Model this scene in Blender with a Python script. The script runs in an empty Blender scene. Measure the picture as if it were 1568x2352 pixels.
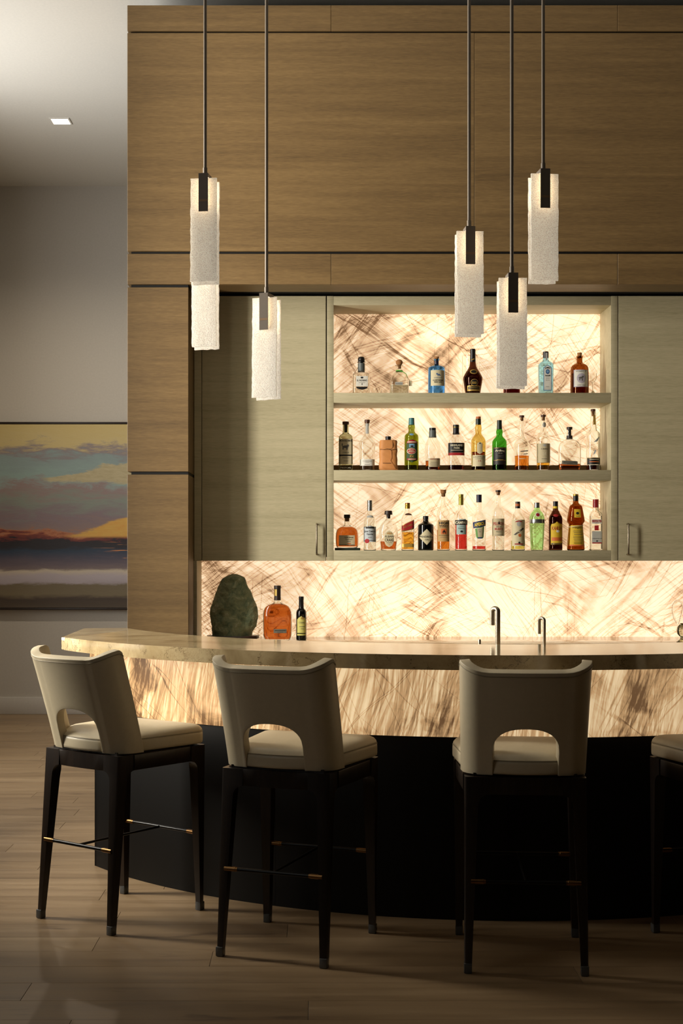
import bpy, bmesh, math, random
from mathutils import Vector, Matrix
random.seed(7)
S = bpy.context.scene
COL = S.collection
PI = math.pi

# ------------------------------------------------------------------ camera
EYE = 1.43          # eye height in metres
F = 3160.0          # focal length in pixels of the 1568x2352 frame
VX, VY = 729.0, 1262.0
cam = bpy.data.cameras.new('camera')
cam.sensor_width = 36.0
cam.lens = F / 2352.0 * 36.0
cam.shift_x = (784.0 - VX) / 2352.0
cam.shift_y = (VY - 1176.0) / 2352.0
cam.clip_end = 60
camo = bpy.data.objects.new('camera', cam)
COL.objects.link(camo)
camo.location = (0, 0, EYE)
camo.rotation_euler = (PI / 2, 0, 0)
S.camera = camo

# ------------------------------------------------------------------ world, light, exposure
S.view_settings.view_transform = 'Standard'
S.view_settings.look = 'None'
S.view_settings.gamma = 1.0
S.view_settings.use_curve_mapping = False
S.view_settings.exposure = 0.0
S.cycles.use_denoising = True
S.cycles.max_bounces = 14
S.cycles.transmission_bounces = 12
S.cycles.transparent_max_bounces = 12
S.cycles.diffuse_bounces = 4
S.cycles.sample_clamp_indirect = 4.0
W = bpy.data.worlds.new('world')
S.world = W
W.use_nodes = True
W.node_tree.nodes['Background'].inputs[0].default_value = (0.80, 0.88, 1.0, 1)
W.node_tree.nodes['Background'].inputs[1].default_value = 0.15


def area(name, loc, target, sx, sy, power, col):
    l = bpy.data.lights.new(name, 'AREA')
    l.shape = 'RECTANGLE'; l.size = sx; l.size_y = sy
    l.energy = power; l.color = col
    o = bpy.data.objects.new(name, l)
    COL.objects.link(o)
    o.location = loc
    o.rotation_euler = (Vector(target) - Vector(loc)).to_track_quat('-Z', 'Y').to_euler()
    return o


# daylight through left wall windows, then an added fill (all outside the picture)
area('window_left_offscreen', (-2.66, 5.69, 2.45), (0.0, 5.69, 2.45), 0.54, 2.9, 225, (1.0, 0.93, 0.81))
area('hall_window_left_offscreen', (-3.06, 8.4, 2.55), (0.0, 8.4, 2.55), 1.9, 3.2, 118, (0.98, 0.97, 0.95))
area('rear_fill_left_offscreen', (-2.16, 2.9, 2.6), (0.0, 2.9, 2.6), 1.3, 2.6, 9.5, (1.0, 0.93, 0.83))  # fill light added to lift the near floor and stool backs

# ------------------------------------------------------------------ material helpers


def lin(r, g, b):
    f = lambda c: ((c / 255) / 12.92 if c / 255 <= 0.04045 else (((c / 255) + 0.055) / 1.055) ** 2.4)
    return (f(r), f(g), f(b), 1.0)


class NT:
    def __init__(s, name):
        s.m = bpy.data.materials.new(name)
        s.m.use_nodes = True
        s.t = s.m.node_tree
        s.b = s.t.nodes['Principled BSDF']
        s.out = s.t.nodes['Material Output']

    def n(s, typ, **kw):
        nd = s.t.nodes.new(typ)
        for k, v in kw.items():
            if k in nd.inputs:
                s.set(nd.inputs[k], v)
            else:
                setattr(nd, k, v)
        return nd

    def set(s, sock, v):
        if isinstance(v, bpy.types.NodeSocket):
            s.t.links.new(v, sock)
        else:
            sock.default_value = v

    def p(s, **kw):
        for k, v in kw.items():
            s.set(s.b.inputs[k.replace('_', ' ')], v)

    def coord(s, rnd=False, scale=(1, 1, 1), rot=(0, 0, 0), loc=(0, 0, 0)):
        tc = s.n('ShaderNodeTexCoord')
        v = tc.outputs['Object']
        if rnd:
            oi = s.n('ShaderNodeObjectInfo')
            mu = s.n('ShaderNodeVectorMath', operation='SCALE')
            cb = s.n('ShaderNodeCombineXYZ', X=3.1, Y=7.7, Z=5.3)
            s.set(mu.inputs[0], cb.outputs[0]); s.set(mu.inputs['Scale'], oi.outputs['Random'])
            ad = s.n('ShaderNodeVectorMath', operation='ADD')
            s.set(ad.inputs[0], v); s.set(ad.inputs[1], mu.outputs[0])
            v = ad.outputs[0]
        mp = s.n('ShaderNodeMapping')
        s.set(mp.inputs['Vector'], v)
        mp.inputs['Scale'].default_value = scale
        mp.inputs['Rotation'].default_value = rot
        mp.inputs['Location'].default_value = loc
        return mp.outputs[0]

    def noise(s, vec, scale, detail=3, rough=0.5, dist=0.0):
        nd = s.n('ShaderNodeTexNoise')
        s.set(nd.inputs['Vector'], vec)
        nd.inputs['Scale'].default_value = scale
        nd.inputs['Detail'].default_value = detail
        nd.inputs['Roughness'].default_value = rough
        nd.inputs['Distortion'].default_value = dist
        return nd.outputs['Fac']

    def math(s, op, a, b=None, c=None, clamp=False):
        nd = s.n('ShaderNodeMath', operation=op)
        nd.use_clamp = clamp
        s.set(nd.inputs[0], a)
        if b is not None: s.set(nd.inputs[1], b)
        if c is not None: s.set(nd.inputs[2], c)
        return nd.outputs[0]

    def ramp(s, fac, stops, interp='LINEAR'):
        nd = s.n('ShaderNodeValToRGB')
        cr = nd.color_ramp
        cr.interpolation = interp
        while len(cr.elements) < len(stops):
            cr.elements.new(0.5)
        for e, (p, c) in zip(cr.elements, stops):
            e.position = p
            e.color = c if len(c) == 4 else (*c, 1)
        s.set(nd.inputs[0], fac)
        return nd.outputs[0]

    def mix(s, fac, a, b, mode='MIX'):
        nd = s.n('ShaderNodeMix', data_type='RGBA', blend_type=mode)
        s.set(nd.inputs[0], fac); s.set(nd.inputs[6], a); s.set(nd.inputs[7], b)
        return nd.outputs[2]

    def smooth(s, v, lo, hi):
        nd = s.n('ShaderNodeMapRange', interpolation_type='SMOOTHSTEP')
        s.set(nd.inputs[0], v)
        nd.inputs[1].default_value = lo; nd.inputs[2].default_value = hi
        nd.inputs[3].default_value = 0; nd.inputs[4].default_value = 1
        return nd.outputs[0]

    def bump(s, h, strength=0.2, dist=0.01):
        nd = s.n('ShaderNodeBump')
        s.set(nd.inputs['Height'], h)
        nd.inputs['Strength'].default_value = strength
        nd.inputs['Distance'].default_value = dist
        s.set(s.b.inputs['Normal'], nd.outputs[0])


MATS = {}


def simple(name, rgb, rough=0.5, metal=0.0, spec=0.5, coat=0.0):
    if name in MATS: return MATS[name]
    k = NT(name)
    v = k.coord()
    nz = k.noise(v, 60, 3, 0.6)
    c = lin(*rgb)
    d = tuple(x * 0.86 for x in c[:3]) + (1,)
    k.p(Base_Color=k.mix(nz, d, c), Roughness=rough, Metallic=metal)
    k.b.inputs['Specular IOR Level'].default_value = spec
    k.b.inputs['Coat Weight'].default_value = coat
    MATS[name] = k.m
    return k.m


def wood(name, dark, mid, light, rough=0.45, axis='x', fine=1.0, rnd=True, bump=0.12):
    k = NT(name)
    sc = {'x': (1.6, 40, 40), 'z': (40, 40, 1.6)}[axis]
    sc2 = {'x': (0.5, 6, 6), 'z': (6, 6, 0.5)}[axis]
    sc3 = {'x': (22, 330, 330), 'z': (330, 330, 22)}[axis]
    a = k.noise(k.coord(rnd, sc), 1.0, 4, 0.65, 0.3)
    b = k.noise(k.coord(rnd, sc2), 1.0, 3, 0.5, 0.6)
    f = k.noise(k.coord(rnd, sc3), 1.0, 2, 0.6)
    mixv = k.math('ADD', k.math('MULTIPLY', a, 0.36), k.math('MULTIPLY', b, 0.34))
    mixv = k.math('ADD', mixv, k.math('MULTIPLY', f, 0.36 * fine))
    col = k.ramp(mixv, [(0.34, lin(*dark)), (0.53, lin(*mid)), (0.72, lin(*light))])
    k.p(Base_Color=col, Roughness=rough)
    k.bump(f, bump, 0.002)
    MATS[name] = k.m
    return k.m


wood('oak_brown', (92, 72, 44), (117, 93, 58), (138, 112, 72), 0.5)
wood('oak_grey', (158, 149, 118), (182, 173, 141), (198, 188, 157), 0.5, bump=0.08)
wood('wenge', (17, 12, 8), (30, 21, 14), (46, 33, 22), 0.36, axis='z')
wood('tray_wood', (38, 18, 10), (62, 30, 17), (82, 44, 26), 0.35)


def floor_mat():
    k = NT('oak_floor')
    oi = k.n('ShaderNodeObjectInfo')
    a = k.noise(k.coord(True, (1.1, 16, 16)), 1.0, 5, 0.62, 0.5)
    b = k.noise(k.coord(True, (0.5, 3, 3)), 1.0, 3, 0.5, 0.8)
    f = k.noise(k.coord(True, (9, 260, 260)), 1.0, 2, 0.6)
    v = k.math('ADD', k.math('MULTIPLY', a, 0.5), k.math('MULTIPLY', b, 0.4))
    v = k.math('ADD', v, k.math('MULTIPLY', f, 0.12))
    v = k.math('ADD', v, k.math('MULTIPLY', k.math('SUBTRACT', oi.outputs['Random'], 0.5), 0.10))
    col = k.ramp(v, [(0.28, lin(104, 84, 61)), (0.5, lin(134, 111, 82)), (0.74, lin(154, 131, 100))])
    kn = k.noise(k.coord(True, (2.2, 9, 9)), 1.0, 3, 0.6, 0.4)
    col = k.mix(k.math('MULTIPLY', k.smooth(kn, 0.61, 0.74), 0.65), col, lin(74, 56, 40))
    k.p(Base_Color=col, Roughness=k.ramp(a, [(0.3, (0.34,) * 3), (0.7, (0.46,) * 3)]))
    k.bump(f, 0.1, 0.002)
    MATS['oak_floor'] = k.m


floor_mat()
simple('plaster', (196, 190, 180), 0.85, spec=0.2)
simple('ceiling_paint', (226, 222, 212), 0.9, spec=0.2)
simple('white_trim', (205, 200, 192), 0.55)
simple('reveal_black', (16, 15, 14), 0.6)
simple('window_white', (220, 220, 215), 0.5)


def stone():
    k = NT('bar_marble')
    v = k.coord(False, (1, 1, 1))
    n1 = k.noise(v, 4.0, 5, 0.6, 0.6)
    n2 = k.noise(v, 26, 4, 0.65)
    base = k.ramp(n1, [(0.32, lin(136, 117, 84)), (0.5, lin(168, 149, 112)), (0.68, lin(192, 174, 136))])
    base = k.mix(k.math('MULTIPLY', k.smooth(n2, 0.5, 0.75), 0.35), base, lin(150, 126, 88))
    dv = k.n('ShaderNodeVectorMath', operation='ADD')
    nn = k.n('ShaderNodeTexNoise')
    k.set(nn.inputs['Vector'], v); nn.inputs['Scale'].default_value = 9; nn.inputs['Detail'].default_value = 6; nn.inputs['Roughness'].default_value = 0.7
    k.set(dv.inputs[0], v)
    ms = k.n('ShaderNodeVectorMath', operation='SCALE'); k.set(ms.inputs[0], nn.outputs['Color']); ms.inputs['Scale'].default_value = 0.34
    k.set(dv.inputs[1], ms.outputs[0])
    vo = k.n('ShaderNodeTexVoronoi', feature='DISTANCE_TO_EDGE')
    k.set(vo.inputs['Vector'], dv.outputs[0]); vo.inputs['Scale'].default_value = 5.5
    line = k.smooth(vo.outputs['Distance'], 0.022, 0.002)
    msk = k.smooth(k.noise(v, 8.0, 3), 0.36, 0.54)
    col = k.mix(k.math('MULTIPLY', k.math('MULTIPLY', line, msk), 0.85), base, lin(66, 46, 28))
    vo2 = k.n('ShaderNodeTexVoronoi', feature='DISTANCE_TO_EDGE')
    k.set(vo2.inputs['Vector'], dv.outputs[0]); vo2.inputs['Scale'].default_value = 19
    l2 = k.smooth(vo2.outputs['Distance'], 0.035, 0.0)
    col = k.mix(k.math('MULTIPLY', k.math('MULTIPLY', l2, k.smooth(k.noise(v, 9, 3), 0.40, 0.58)), 0.65), col, lin(112, 78, 44))
    k.p(Base_Color=col, Roughness=0.10)
    k.b.inputs['Specular IOR Level'].default_value = 0.6
    MATS['bar_marble'] = k.m


stone()


def onyx(name, families, blotch, strength, warm, brown, mid, bl_scale=3.0, seed=0.0):
    """backlit quartz: pale translucent stone crossed by families of needle-like brown veins"""
    k = NT(name)
    total = None
    off = seed
    warp = k.n('ShaderNodeTexNoise')
    k.set(warp.inputs['Vector'], k.coord(False, (1, 1, 1), loc=(seed, 0, 0)))
    warp.inputs['Scale'].default_value = 2.3
    warp.inputs['Detail'].default_value = 2
    for (ang, sx, sy, w, amt, mlo, mhi) in families:
        off += 3.37
        tc = k.n('ShaderNodeTexCoord')
        ws = k.n('ShaderNodeVectorMath', operation='SCALE'); k.set(ws.inputs[0], warp.outputs['Color']); ws.inputs['Scale'].default_value = 0.07
        wa = k.n('ShaderNodeVectorMath', operation='ADD'); k.set(wa.inputs[0], tc.outputs['Object']); k.set(wa.inputs[1], ws.outputs[0])
        # rotate in the x-z plane of the panel, then stretch along the vein
        mp = k.n('ShaderNodeMapping'); k.set(mp.inputs['Vector'], wa.outputs[0])
        mp.inputs['Rotation'].default_value = (0, ang, 0)
        mp2 = k.n('ShaderNodeMapping'); k.set(mp2.inputs['Vector'], mp.outputs[0])
        mp2.inputs['Scale'].default_value = (sx, 0.5, sy); mp2.inputs['Location'].default_value = (off, off * 0.7, off * 1.3)
        nz = k.noise(mp2.outputs[0], 1.0, 2.5, 0.62, 0.15)
        ridge = k.smooth(k.math('ABSOLUTE', k.math('SUBTRACT', nz, 0.5)), w, 0.0)
        mk = k.noise(k.coord(False, (1, 1, 1), loc=(off * 2, 1, off)), 2.1, 2)
        ridge = k.math('MULTIPLY', ridge, k.math('MULTIPLY', k.smooth(mk, mlo, mhi), amt))
        total = ridge if total is None else k.math('ADD', total, ridge)
    cl = k.noise(k.coord(False, (1, 1, 1), loc=(seed + 5, 0, 2)), bl_scale, 6, 0.6, 0.5)
    total = k.math('ADD', total, k.math('MULTIPLY', k.smooth(cl, 0.46, 0.74), blotch))
    gr = k.noise(k.coord(False, (1, 1, 1)), 30, 3, 0.6)
    total = k.math('ADD', total, k.math('MULTIPLY', k.math('SUBTRACT', gr, 0.5), 0.25), None, True)
    col = k.ramp(total, [(0.0, warm), (0.42, mid), (1.0, brown)])
    k.p(Base_Color=col, Roughness=0.25, Emission_Color=col, Emission_Strength=strength)
    MATS[name] = k.m
    return k.m


WARM, MID, BROWN = (1.0, 0.82, 0.58, 1), (0.72, 0.47, 0.27, 1), (0.20, 0.105, 0.048, 1)
onyx('onyx_back',
     [(0.60, 0.16, 9, 0.010, 0.46, 0.44, 0.56), (-0.55, 0.16, 8, 0.009, 0.46, 0.44, 0.56), (1.00, 0.16, 9, 0.009, 0.40, 0.46, 0.58),
      (-1.05, 0.16, 7, 0.008, 0.40, 0.46, 0.58), (0.22, 0.16, 8, 0.009, 0.34, 0.46, 0.58), (1.48, 0.14, 5, 0.006, 0.34, 0.46, 0.58), (-0.25, 0.16, 8, 0.008, 0.36, 0.46, 0.58),
      (0.66, 0.5, 34, 0.05, 0.30, 0.40, 0.62), (-0.62, 0.5, 32, 0.05, 0.30, 0.40, 0.62), (0.40, 0.5, 40, 0.05, 0.26, 0.44, 0.62), (-0.95, 0.5, 30, 0.04, 0.26, 0.44, 0.62),
      (0.75, 0.5, 5, 0.05, 0.34, 0.45, 0.66), (-0.75, 0.5, 4, 0.04, 0.30, 0.45, 0.66)],
     0.60, 1.0, WARM, BROWN, MID, 3.0, 0.0)
onyx('onyx_bar',
     [(1.38, 0.9, 40, 0.10, 0.30, 0.3, 0.55), (1.50, 1.0, 90, 0.16, 0.30, 0.3, 0.6), (1.22, 0.8, 34, 0.07, 0.28, 0.4, 0.6),
      (-0.7, 0.16, 6, 0.006, 0.40, 0.44, 0.58), (0.8, 0.16, 7, 0.007, 0.36, 0.45, 0.6), (-1.15, 0.16, 8, 0.008, 0.34, 0.45, 0.6), (1.1, 0.16, 9, 0.010, 0.34, 0.42, 0.6)],
     0.92, 0.74, (1.0, 0.78, 0.47, 1), (0.17, 0.09, 0.04, 1), (0.62, 0.38, 0.18, 1), 3.4, 21.0)

simple('stone_black', (11, 10, 9), 0.5, spec=0.28)
simple('leather', (200, 187, 158), 0.42, spec=0.45)
simple('leather_seam', (150, 138, 112), 0.6)
simple('rod_black', (20, 20, 20), 0.3, 0.6)
simple('brass', (134, 100, 62), 0.36, 1.0)
simple('foot_cap', (84, 84, 82), 0.2)
simple('steel', (160, 150, 132), 0.32, 1.0)
simple('pendant_bronze', (122, 112, 100), 0.45, 0.15)
simple('bronze_band', (150, 124, 96), 0.4, 0.3)
simple('frame_dark', (40, 28, 20), 0.45)


def pendant_glass():
    k = NT('pendant_glass')
    v = k.coord(True)
    vo = k.n('ShaderNodeTexVoronoi'); k.set(vo.inputs['Vector'], v); vo.inputs['Scale'].default_value = 300
    nz = k.noise(v, 190, 5, 0.75, 0.6)
    nl = k.noise(v, 22, 3, 0.6)
    speck = k.math('ADD', k.math('MULTIPLY', vo.outputs['Distance'], 0.55), k.math('MULTIPLY', nz, 0.75))
    col = k.ramp(speck, [(0.36, (0.16, 0.14, 0.11)), (0.54, (0.66, 0.60, 0.51)), (0.74, (1.0, 0.94, 0.83))])
    col = k.mix(k.math('MULTIPLY', nl, 0.35), col, (0.9, 0.84, 0.74, 1))
    k.p(Base_Color=(0.82, 0.80, 0.76, 1), Roughness=0.3, Emission_Color=col, Emission_Strength=0.32)
    k.bump(speck, 0.6, 0.004)
    tr = k.n('ShaderNodeBsdfTranslucent'); k.set(tr.inputs['Color'], col)
    mx = k.n('ShaderNodeMixShader'); mx.inputs[0].default_value = 0.5
    k.t.links.new(k.b.outputs[0], mx.inputs[1]); k.t.links.new(tr.outputs[0], mx.inputs[2])
    k.t.links.new(mx.outputs[0], k.out.inputs['Surface'])
    MATS['pendant_glass'] = k.m


pendant_glass()


def emit(name, col, st):
    k = NT(name)
    k.p(Base_Color=(0.8, 0.8, 0.8, 1), Emission_Color=(*col, 1), Emission_Strength=st)
    MATS[name] = k.m


emit('led', (1.0, 0.80, 0.54), 26.0)
emit('downlight_lamp', (1.0, 0.84, 0.62), 5.0)


def rock_mat():
    k = NT('green_rock')
    v = k.coord()
    a = k.noise(v, 16, 6, 0.7, 0.8)
    b = k.noise(v, 60, 5, 0.7)
    col = k.ramp(a, [(0.3, lin(70, 86, 66)), (0.45, lin(128, 142, 110)), (0.6, lin(166, 168, 130)), (0.74, lin(214, 220, 198))])
    k.p(Base_Color=col, Roughness=0.75)
    k.bump(k.math('ADD', a, b), 0.8, 0.012)
    MATS['green_rock'] = k.m


rock_mat()


def painting_mat(x0, x1, z0, z1):
    k = NT('seascape_canvas')
    tc = k.n('ShaderNodeTexCoord')
    sp = k.n('ShaderNodeSeparateXYZ'); k.set(sp.inputs[0], tc.outputs['Object'])
    vec = tc.outputs['Object']
    st = k.coord(False, (1.2, 1, 5))
    n1 = k.noise(st, 2.2, 6, 0.68, 0.6)
    n2 = k.noise(st, 9.0, 5, 0.7, 0.4)
    v = k.math('DIVIDE', k.math('SUBTRACT', z1, sp.outputs['Z']), z1 - z0)     # 0 at the top, 1 at the bottom
    fl = k.smooth(v, 0.70, 0.55)
    wob = k.math('ADD', k.math('MULTIPLY', k.math('SUBTRACT', n1, 0.5), 0.26), k.math('MULTIPLY', k.math('SUBTRACT', n2, 0.5), 0.05))
    amt = k.math('ADD', k.math('MULTIPLY', fl, 0.85), 0.20)
    vv = k.math('ADD', v, k.math('MULTIPLY', wob, amt))
    C = lin
    col = k.ramp(vv, [(0.0, C(190, 170, 112)), (0.10, C(192, 174, 122)), (0.145, C(132, 122, 124)), (0.18, C(130, 146, 146)), (0.30, C(136, 158, 154)),
                      (0.35, C(140, 120, 118)), (0.42, C(128, 136, 126)), (0.50, C(128, 112, 118)), (0.57, C(136, 116, 112)), (0.592, C(176, 112, 76)),
                      (0.612, C(120, 58, 46)), (0.628, C(92, 40, 40)), (0.634, C(36, 32, 38)), (0.67, C(40, 38, 44)), (0.69, C(40, 58, 78)),
                      (0.72, C(70, 70, 86)), (0.765, C(104, 92, 100)), (0.788, C(118, 104, 104)), (0.80, C(196, 184, 164)), (0.825, C(176, 166, 172)), (0.865, C(168, 158, 164)),
                      (0.878, C(112, 100, 78)), (0.93, C(116, 104, 80)), (0.955, C(66, 54, 44)), (1.0, C(80, 68, 54))])
    # cream cloud bank climbing to the right, yellow glow above the horizon on the right
    u = k.math('DIVIDE', k.math('SUBTRACT', sp.outputs['X'], x0), x1 - x0)
    du = k.smooth(u, 0.30, 0.92)
    c1 = k.math('ABSOLUTE', k.math('SUBTRACT', k.math('ADD', v, k.math('MULTIPLY', wob, 0.35)), k.math('SUBTRACT', 0.305, k.math('MULTIPLY', du, 0.045))))
    m1 = k.math('MULTIPLY', k.smooth(k.math('SUBTRACT', c1, k.math('MULTIPLY', du, 0.05)), 0.014, 0.0), k.smooth(u, 0.30, 0.38))
    col = k.mix(m1, col, k.mix(n2, C(150, 138, 100), C(196, 184, 150)))
    c2 = k.math('SUBTRACT', k.math('ADD', v, k.math('MULTIPLY', wob, 0.25)), k.math('SUBTRACT', 0.60, k.math('MULTIPLY', k.smooth(u, 0.45, 0.95), 0.11)))
    m2 = k.math('MULTIPLY', k.math('MULTIPLY', k.smooth(c2, -0.004, 0.012), k.smooth(v, 0.625, 0.605)), k.smooth(u, 0.42, 0.55))
    col = k.mix(m2, col, k.mix(n2, C(206, 140, 60), C(206, 178, 92)))
    gl = k.noise(k.coord(False, (2.5, 1, 60)), 1.0, 3, 0.6)
    m3 = k.math('MULTIPLY', k.math('MULTIPLY', k.smooth(gl, 0.60, 0.66), k.smooth(u, 0.60, 0.86)), k.math('MULTIPLY', k.smooth(v, 0.635, 0.65), k.smooth(v, 0.75, 0.73)))
    col = k.mix(m3, col, C(210, 140, 80))
    k.p(Base_Color=col, Roughness=0.6)
    k.bump(n2, 0.25, 0.004)
    MATS['seascape_canvas'] = k.m


def glass(name, rgb, rough=0.0, ior=1.45):
    if name in MATS: return MATS[name]
    k = NT(name)
    g = k.n('ShaderNodeBsdfGlass'); g.inputs['Color'].default_value = (*rgb, 1)
    g.inputs['Roughness'].default_value = rough; g.inputs['IOR'].default_value = ior
    k.t.nodes.remove(k.b)
    k.t.links.new(g.outputs[0], k.out.inputs['Surface'])
    MATS[name] = k.m
    return k.m


# ------------------------------------------------------------------ mesh helpers


def link(o, parent=None):
    COL.objects.link(o)
    if parent is not None: o.parent = parent
    return o


def tag(o, label=None, cat=None, group=None, kind=None):
    if label: o['label'] = label
    if cat: o['category'] = cat
    if group: o['group'] = group
    if kind: o['kind'] = kind
    return o


def empty(name, loc=(0, 0, 0), rz=0.0, label=None, cat=None, group=None, kind=None):
    o = bpy.data.objects.new(name, None)
    o.empty_display_size = 0.05
    o.location = loc; o.rotation_euler = (0, 0, rz)
    link(o)
    return tag(o, label, cat, group, kind)


def mesh(name, verts, faces, mat, parent=None, smooth=False, sharp=None):
    me = bpy.data.meshes.new(name)
    me.from_pydata([tuple(v) for v in verts], [], faces)
    if mat: me.materials.append(MATS[mat] if isinstance(mat, str) else mat)
    if smooth:
        me.polygons.foreach_set('use_smooth', [True] * len(me.polygons))
        if sharp is not None:
            me.set_sharp_from_angle(angle=sharp)
    me.update()
    return link(bpy.data.objects.new(name, me), parent)


def from_bm(name, bm, mat, parent=None, smooth=False, sharp=None):
    me = bpy.data.meshes.new(name)
    bmesh.ops.recalc_face_normals(bm, faces=bm.faces)
    bm.to_mesh(me); bm.free()
    me.materials.append(MATS[mat] if isinstance(mat, str) else mat)
    if smooth:
        me.polygons.foreach_set('use_smooth', [True] * len(me.polygons))
        if sharp is not None:
            me.set_sharp_from_angle(angle=sharp)
    return link(bpy.data.objects.new(name, me), parent)


def bm_box(bm, x0, x1, y0, y1, z0, z1):
    vs = [bm.verts.new(p) for p in ((x0, y0, z0), (x1, y0, z0), (x1, y1, z0), (x0, y1, z0), (x0, y0, z1), (x1, y0, z1), (x1, y1, z1), (x0, y1, z1))]
    for f in ((0, 3, 2, 1), (4, 5, 6, 7), (0, 1, 5, 4), (1, 2, 6, 5), (2, 3, 7, 6), (3, 0, 4, 7)):
        bm.faces.new([vs[i] for i in f])


def box(name, x0, x1, y0, y1, z0, z1, mat, parent=None, bev=0.0, seg=2):
    bm = bmesh.new()
    bm_box(bm, x0, x1, y0, y1, z0, z1)
    if bev > 0:
        bmesh.ops.bevel(bm, geom=list(bm.edges), offset=bev, segments=seg, affect='EDGES', profile=0.5)
    return from_bm(name, bm, mat, parent, bev > 0, 0.6 if bev > 0 else None)


def prism(name, pts, z0, z1, mat, parent=None, bev=0.0, sharp=0.5):
    """extrude a plan polygon (counter-clockwise) from z0 to z1"""
    bm = bmesh.new()
    lo = [bm.verts.new((x, y, z0)) for x, y in pts]
    hi = [bm.verts.new((x, y, z1)) for x, y in pts]
    n = len(pts)
    bm.faces.new(list(reversed(lo))); bm.faces.new(hi)
    for i in range(n):
        j = (i + 1) % n
        bm.faces.new((lo[i], lo[j], hi[j], hi[i]))
    if bev > 0:
        es = [e for e in bm.edges if abs(e.verts[0].co.z - e.verts[1].co.z) < 1e-6]
        bmesh.ops.bevel(bm, geom=es, offset=bev, segments=2, affect='EDGES', profile=0.5)
    return from_bm(name, bm, mat, parent, True, sharp)


def tube(name, pts, r, mat, parent=None, seg=10, closed=False):
    """round tube along a polyline; r a number or a list"""
    P = [Vector(p) for p in pts]
    n = len(P)
    rs = r if isinstance(r, (list, tuple)) else [r] * n
    verts, faces = [], []
    prev = None
    for i, p in enumerate(P):
        if closed:
            t = (P[(i + 1) % n] - P[i - 1]).normalized()
        else:
            t = (P[min(i + 1, n - 1)] - P[max(i - 1, 0)]).normalized()
        if prev is None:
            a = Vector((0, 0, 1)) if abs(t.z) < 0.9 else Vector((1, 0, 0))
            u = t.cross(a).normalized()
        else:
            u = (prev - t * prev.dot(t)).normalized()
        prev = u
        w = t.cross(u)
        for s in range(seg):
            an = 2 * PI * s / seg
            verts.append(p + (u * math.cos(an) + w * math.sin(an)) * rs[i])
    m = n if closed else n - 1
    for i in range(m):
        for s in range(seg):
            a = i * seg + s; b = i * seg + (s + 1) % seg
            c = ((i + 1) % n) * seg + (s + 1) % seg; d = ((i + 1) % n) * seg + s
            faces.append((a, b, c, d))
    if not closed:
        faces.append(tuple(range(seg - 1, -1, -1)))
        faces.append(tuple((n - 1) * seg + s for s in range(seg)))
    return mesh(name, verts, faces, mat, parent, True, 0.8)


def lathe(name, prof, mat, parent=None, seg=24, loc=(0, 0, 0), n=2.0, depth=1.0, sharp=0.7):
    """solid of revolution (or super-ellipse) from (z, r) bottom to top"""
    verts, faces = [], []
    for z, r in prof:
        for s in range(seg):
            a = 2 * PI * s / seg
            c, q = math.cos(a), math.sin(a)
            x = math.copysign(abs(c) ** (2 / n), c) * r
            y = math.copysign(abs(q) ** (2 / n), q) * r * depth
            verts.append((loc[0] + x, loc[1] + y, loc[2] + z))
    m = len(prof)
    for i in range(m - 1):
        for s in range(seg):
            t = (s + 1) % seg
            faces.append((i * seg + s, i * seg + t, (i + 1) * seg + t, (i + 1) * seg + s))
    faces.append(tuple(range(seg - 1, -1, -1)))
    faces.append(tuple((m - 1) * seg + s for s in range(seg)))
    return mesh(name, verts, faces, mat, parent, True, sharp)


def copy_tree(o, parent=None):
    c = o.copy(); COL.objects.link(c); c.parent = parent
    for ch in list(o.children): copy_tree(ch, c)
    return c


def wX(px, D): return (px - VX) * D / F
def wZ(py, D): return EYE + (VY - py) * D / F


# ------------------------------------------------------------------ room shell
CEIL = 4.585
BACK = 11.95
XL, XR, YF = -2.9, 6.5, -4.5
# floor boards run across the picture; each is a part of the floor
floor = box('floor', XL, XR, YF, BACK, -0.12, -0.014, 'tray_wood')
tag(floor, 'wide-plank brown oak floor', 'floor', kind='structure')
PW = 0.1785
joints = {0: 708, -1: 152, 1: 60, 2: 1327, 3: 485, 4: 220, 5: 660}
row = 0
npl = 0
for k in range(-3, 44):
    y0 = 4.182 + PW * k
    y1 = min(y0 + PW, BACK - 0.001)
    yc = (y0 + y1) / 2
    L = 2.15
    st = wX(joints[k], yc) if k in joints else random.uniform(0, L)
    while st > XL: st -= L
    x = st
    while x < XR:
        a, b = max(x, XL + 0.002), min(x + L, XR - 0.002)
        if b - a > 0.05 and b > -0.62 * yc * 0.5 - 0.8 and a < 0.5 * yc * 0.6 + 1.0:
            hw = (b - a) / 2 - 0.0006
            hd = (y1 - y0) / 2 - 0.0003
            p = box('plank', -hw, hw, -hd, hd, -0.014, 0.0, 'oak_floor', floor, 0.0007, 1)
            p.location = ((a + b) / 2, yc, random.uniform(-0.0004, 0))
            npl += 1
        x += L
for (a, b, c, d) in ((XL, XR, YF, 4.182 - PW * 3 - 0.001),):
    fb = box('near_boards', a, b, c, d, -0.014, 0.0, 'oak_floor', floor)
# side strips beyond the boards that the picture shows
ceil = tag(box('ceiling', XL, XR, YF, BACK + 0.1, CEIL, CEIL + 0.15, 'ceiling_paint'), 'plain pale ceiling', 'ceiling', kind='structure')
tag(box('wall_back', XL, XR, BACK, BACK + 0.15, 0, CEIL, 'plaster'), 'pale grey plaster wall behind the painting', 'wall', kind='structure')
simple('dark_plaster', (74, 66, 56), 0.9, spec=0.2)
tag(box('wall_right', XR, XR + 0.15, YF, BACK, 0, CEIL, 'dark_plaster'), 'plain plaster side wall', 'wall', kind='structure')
tag(box('wall_front', XL, XR, YF - 0.15, YF, 0, CEIL, 'dark_plaster'), 'plain plaster wall opposite the bar', 'wall', kind='structure')
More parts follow.
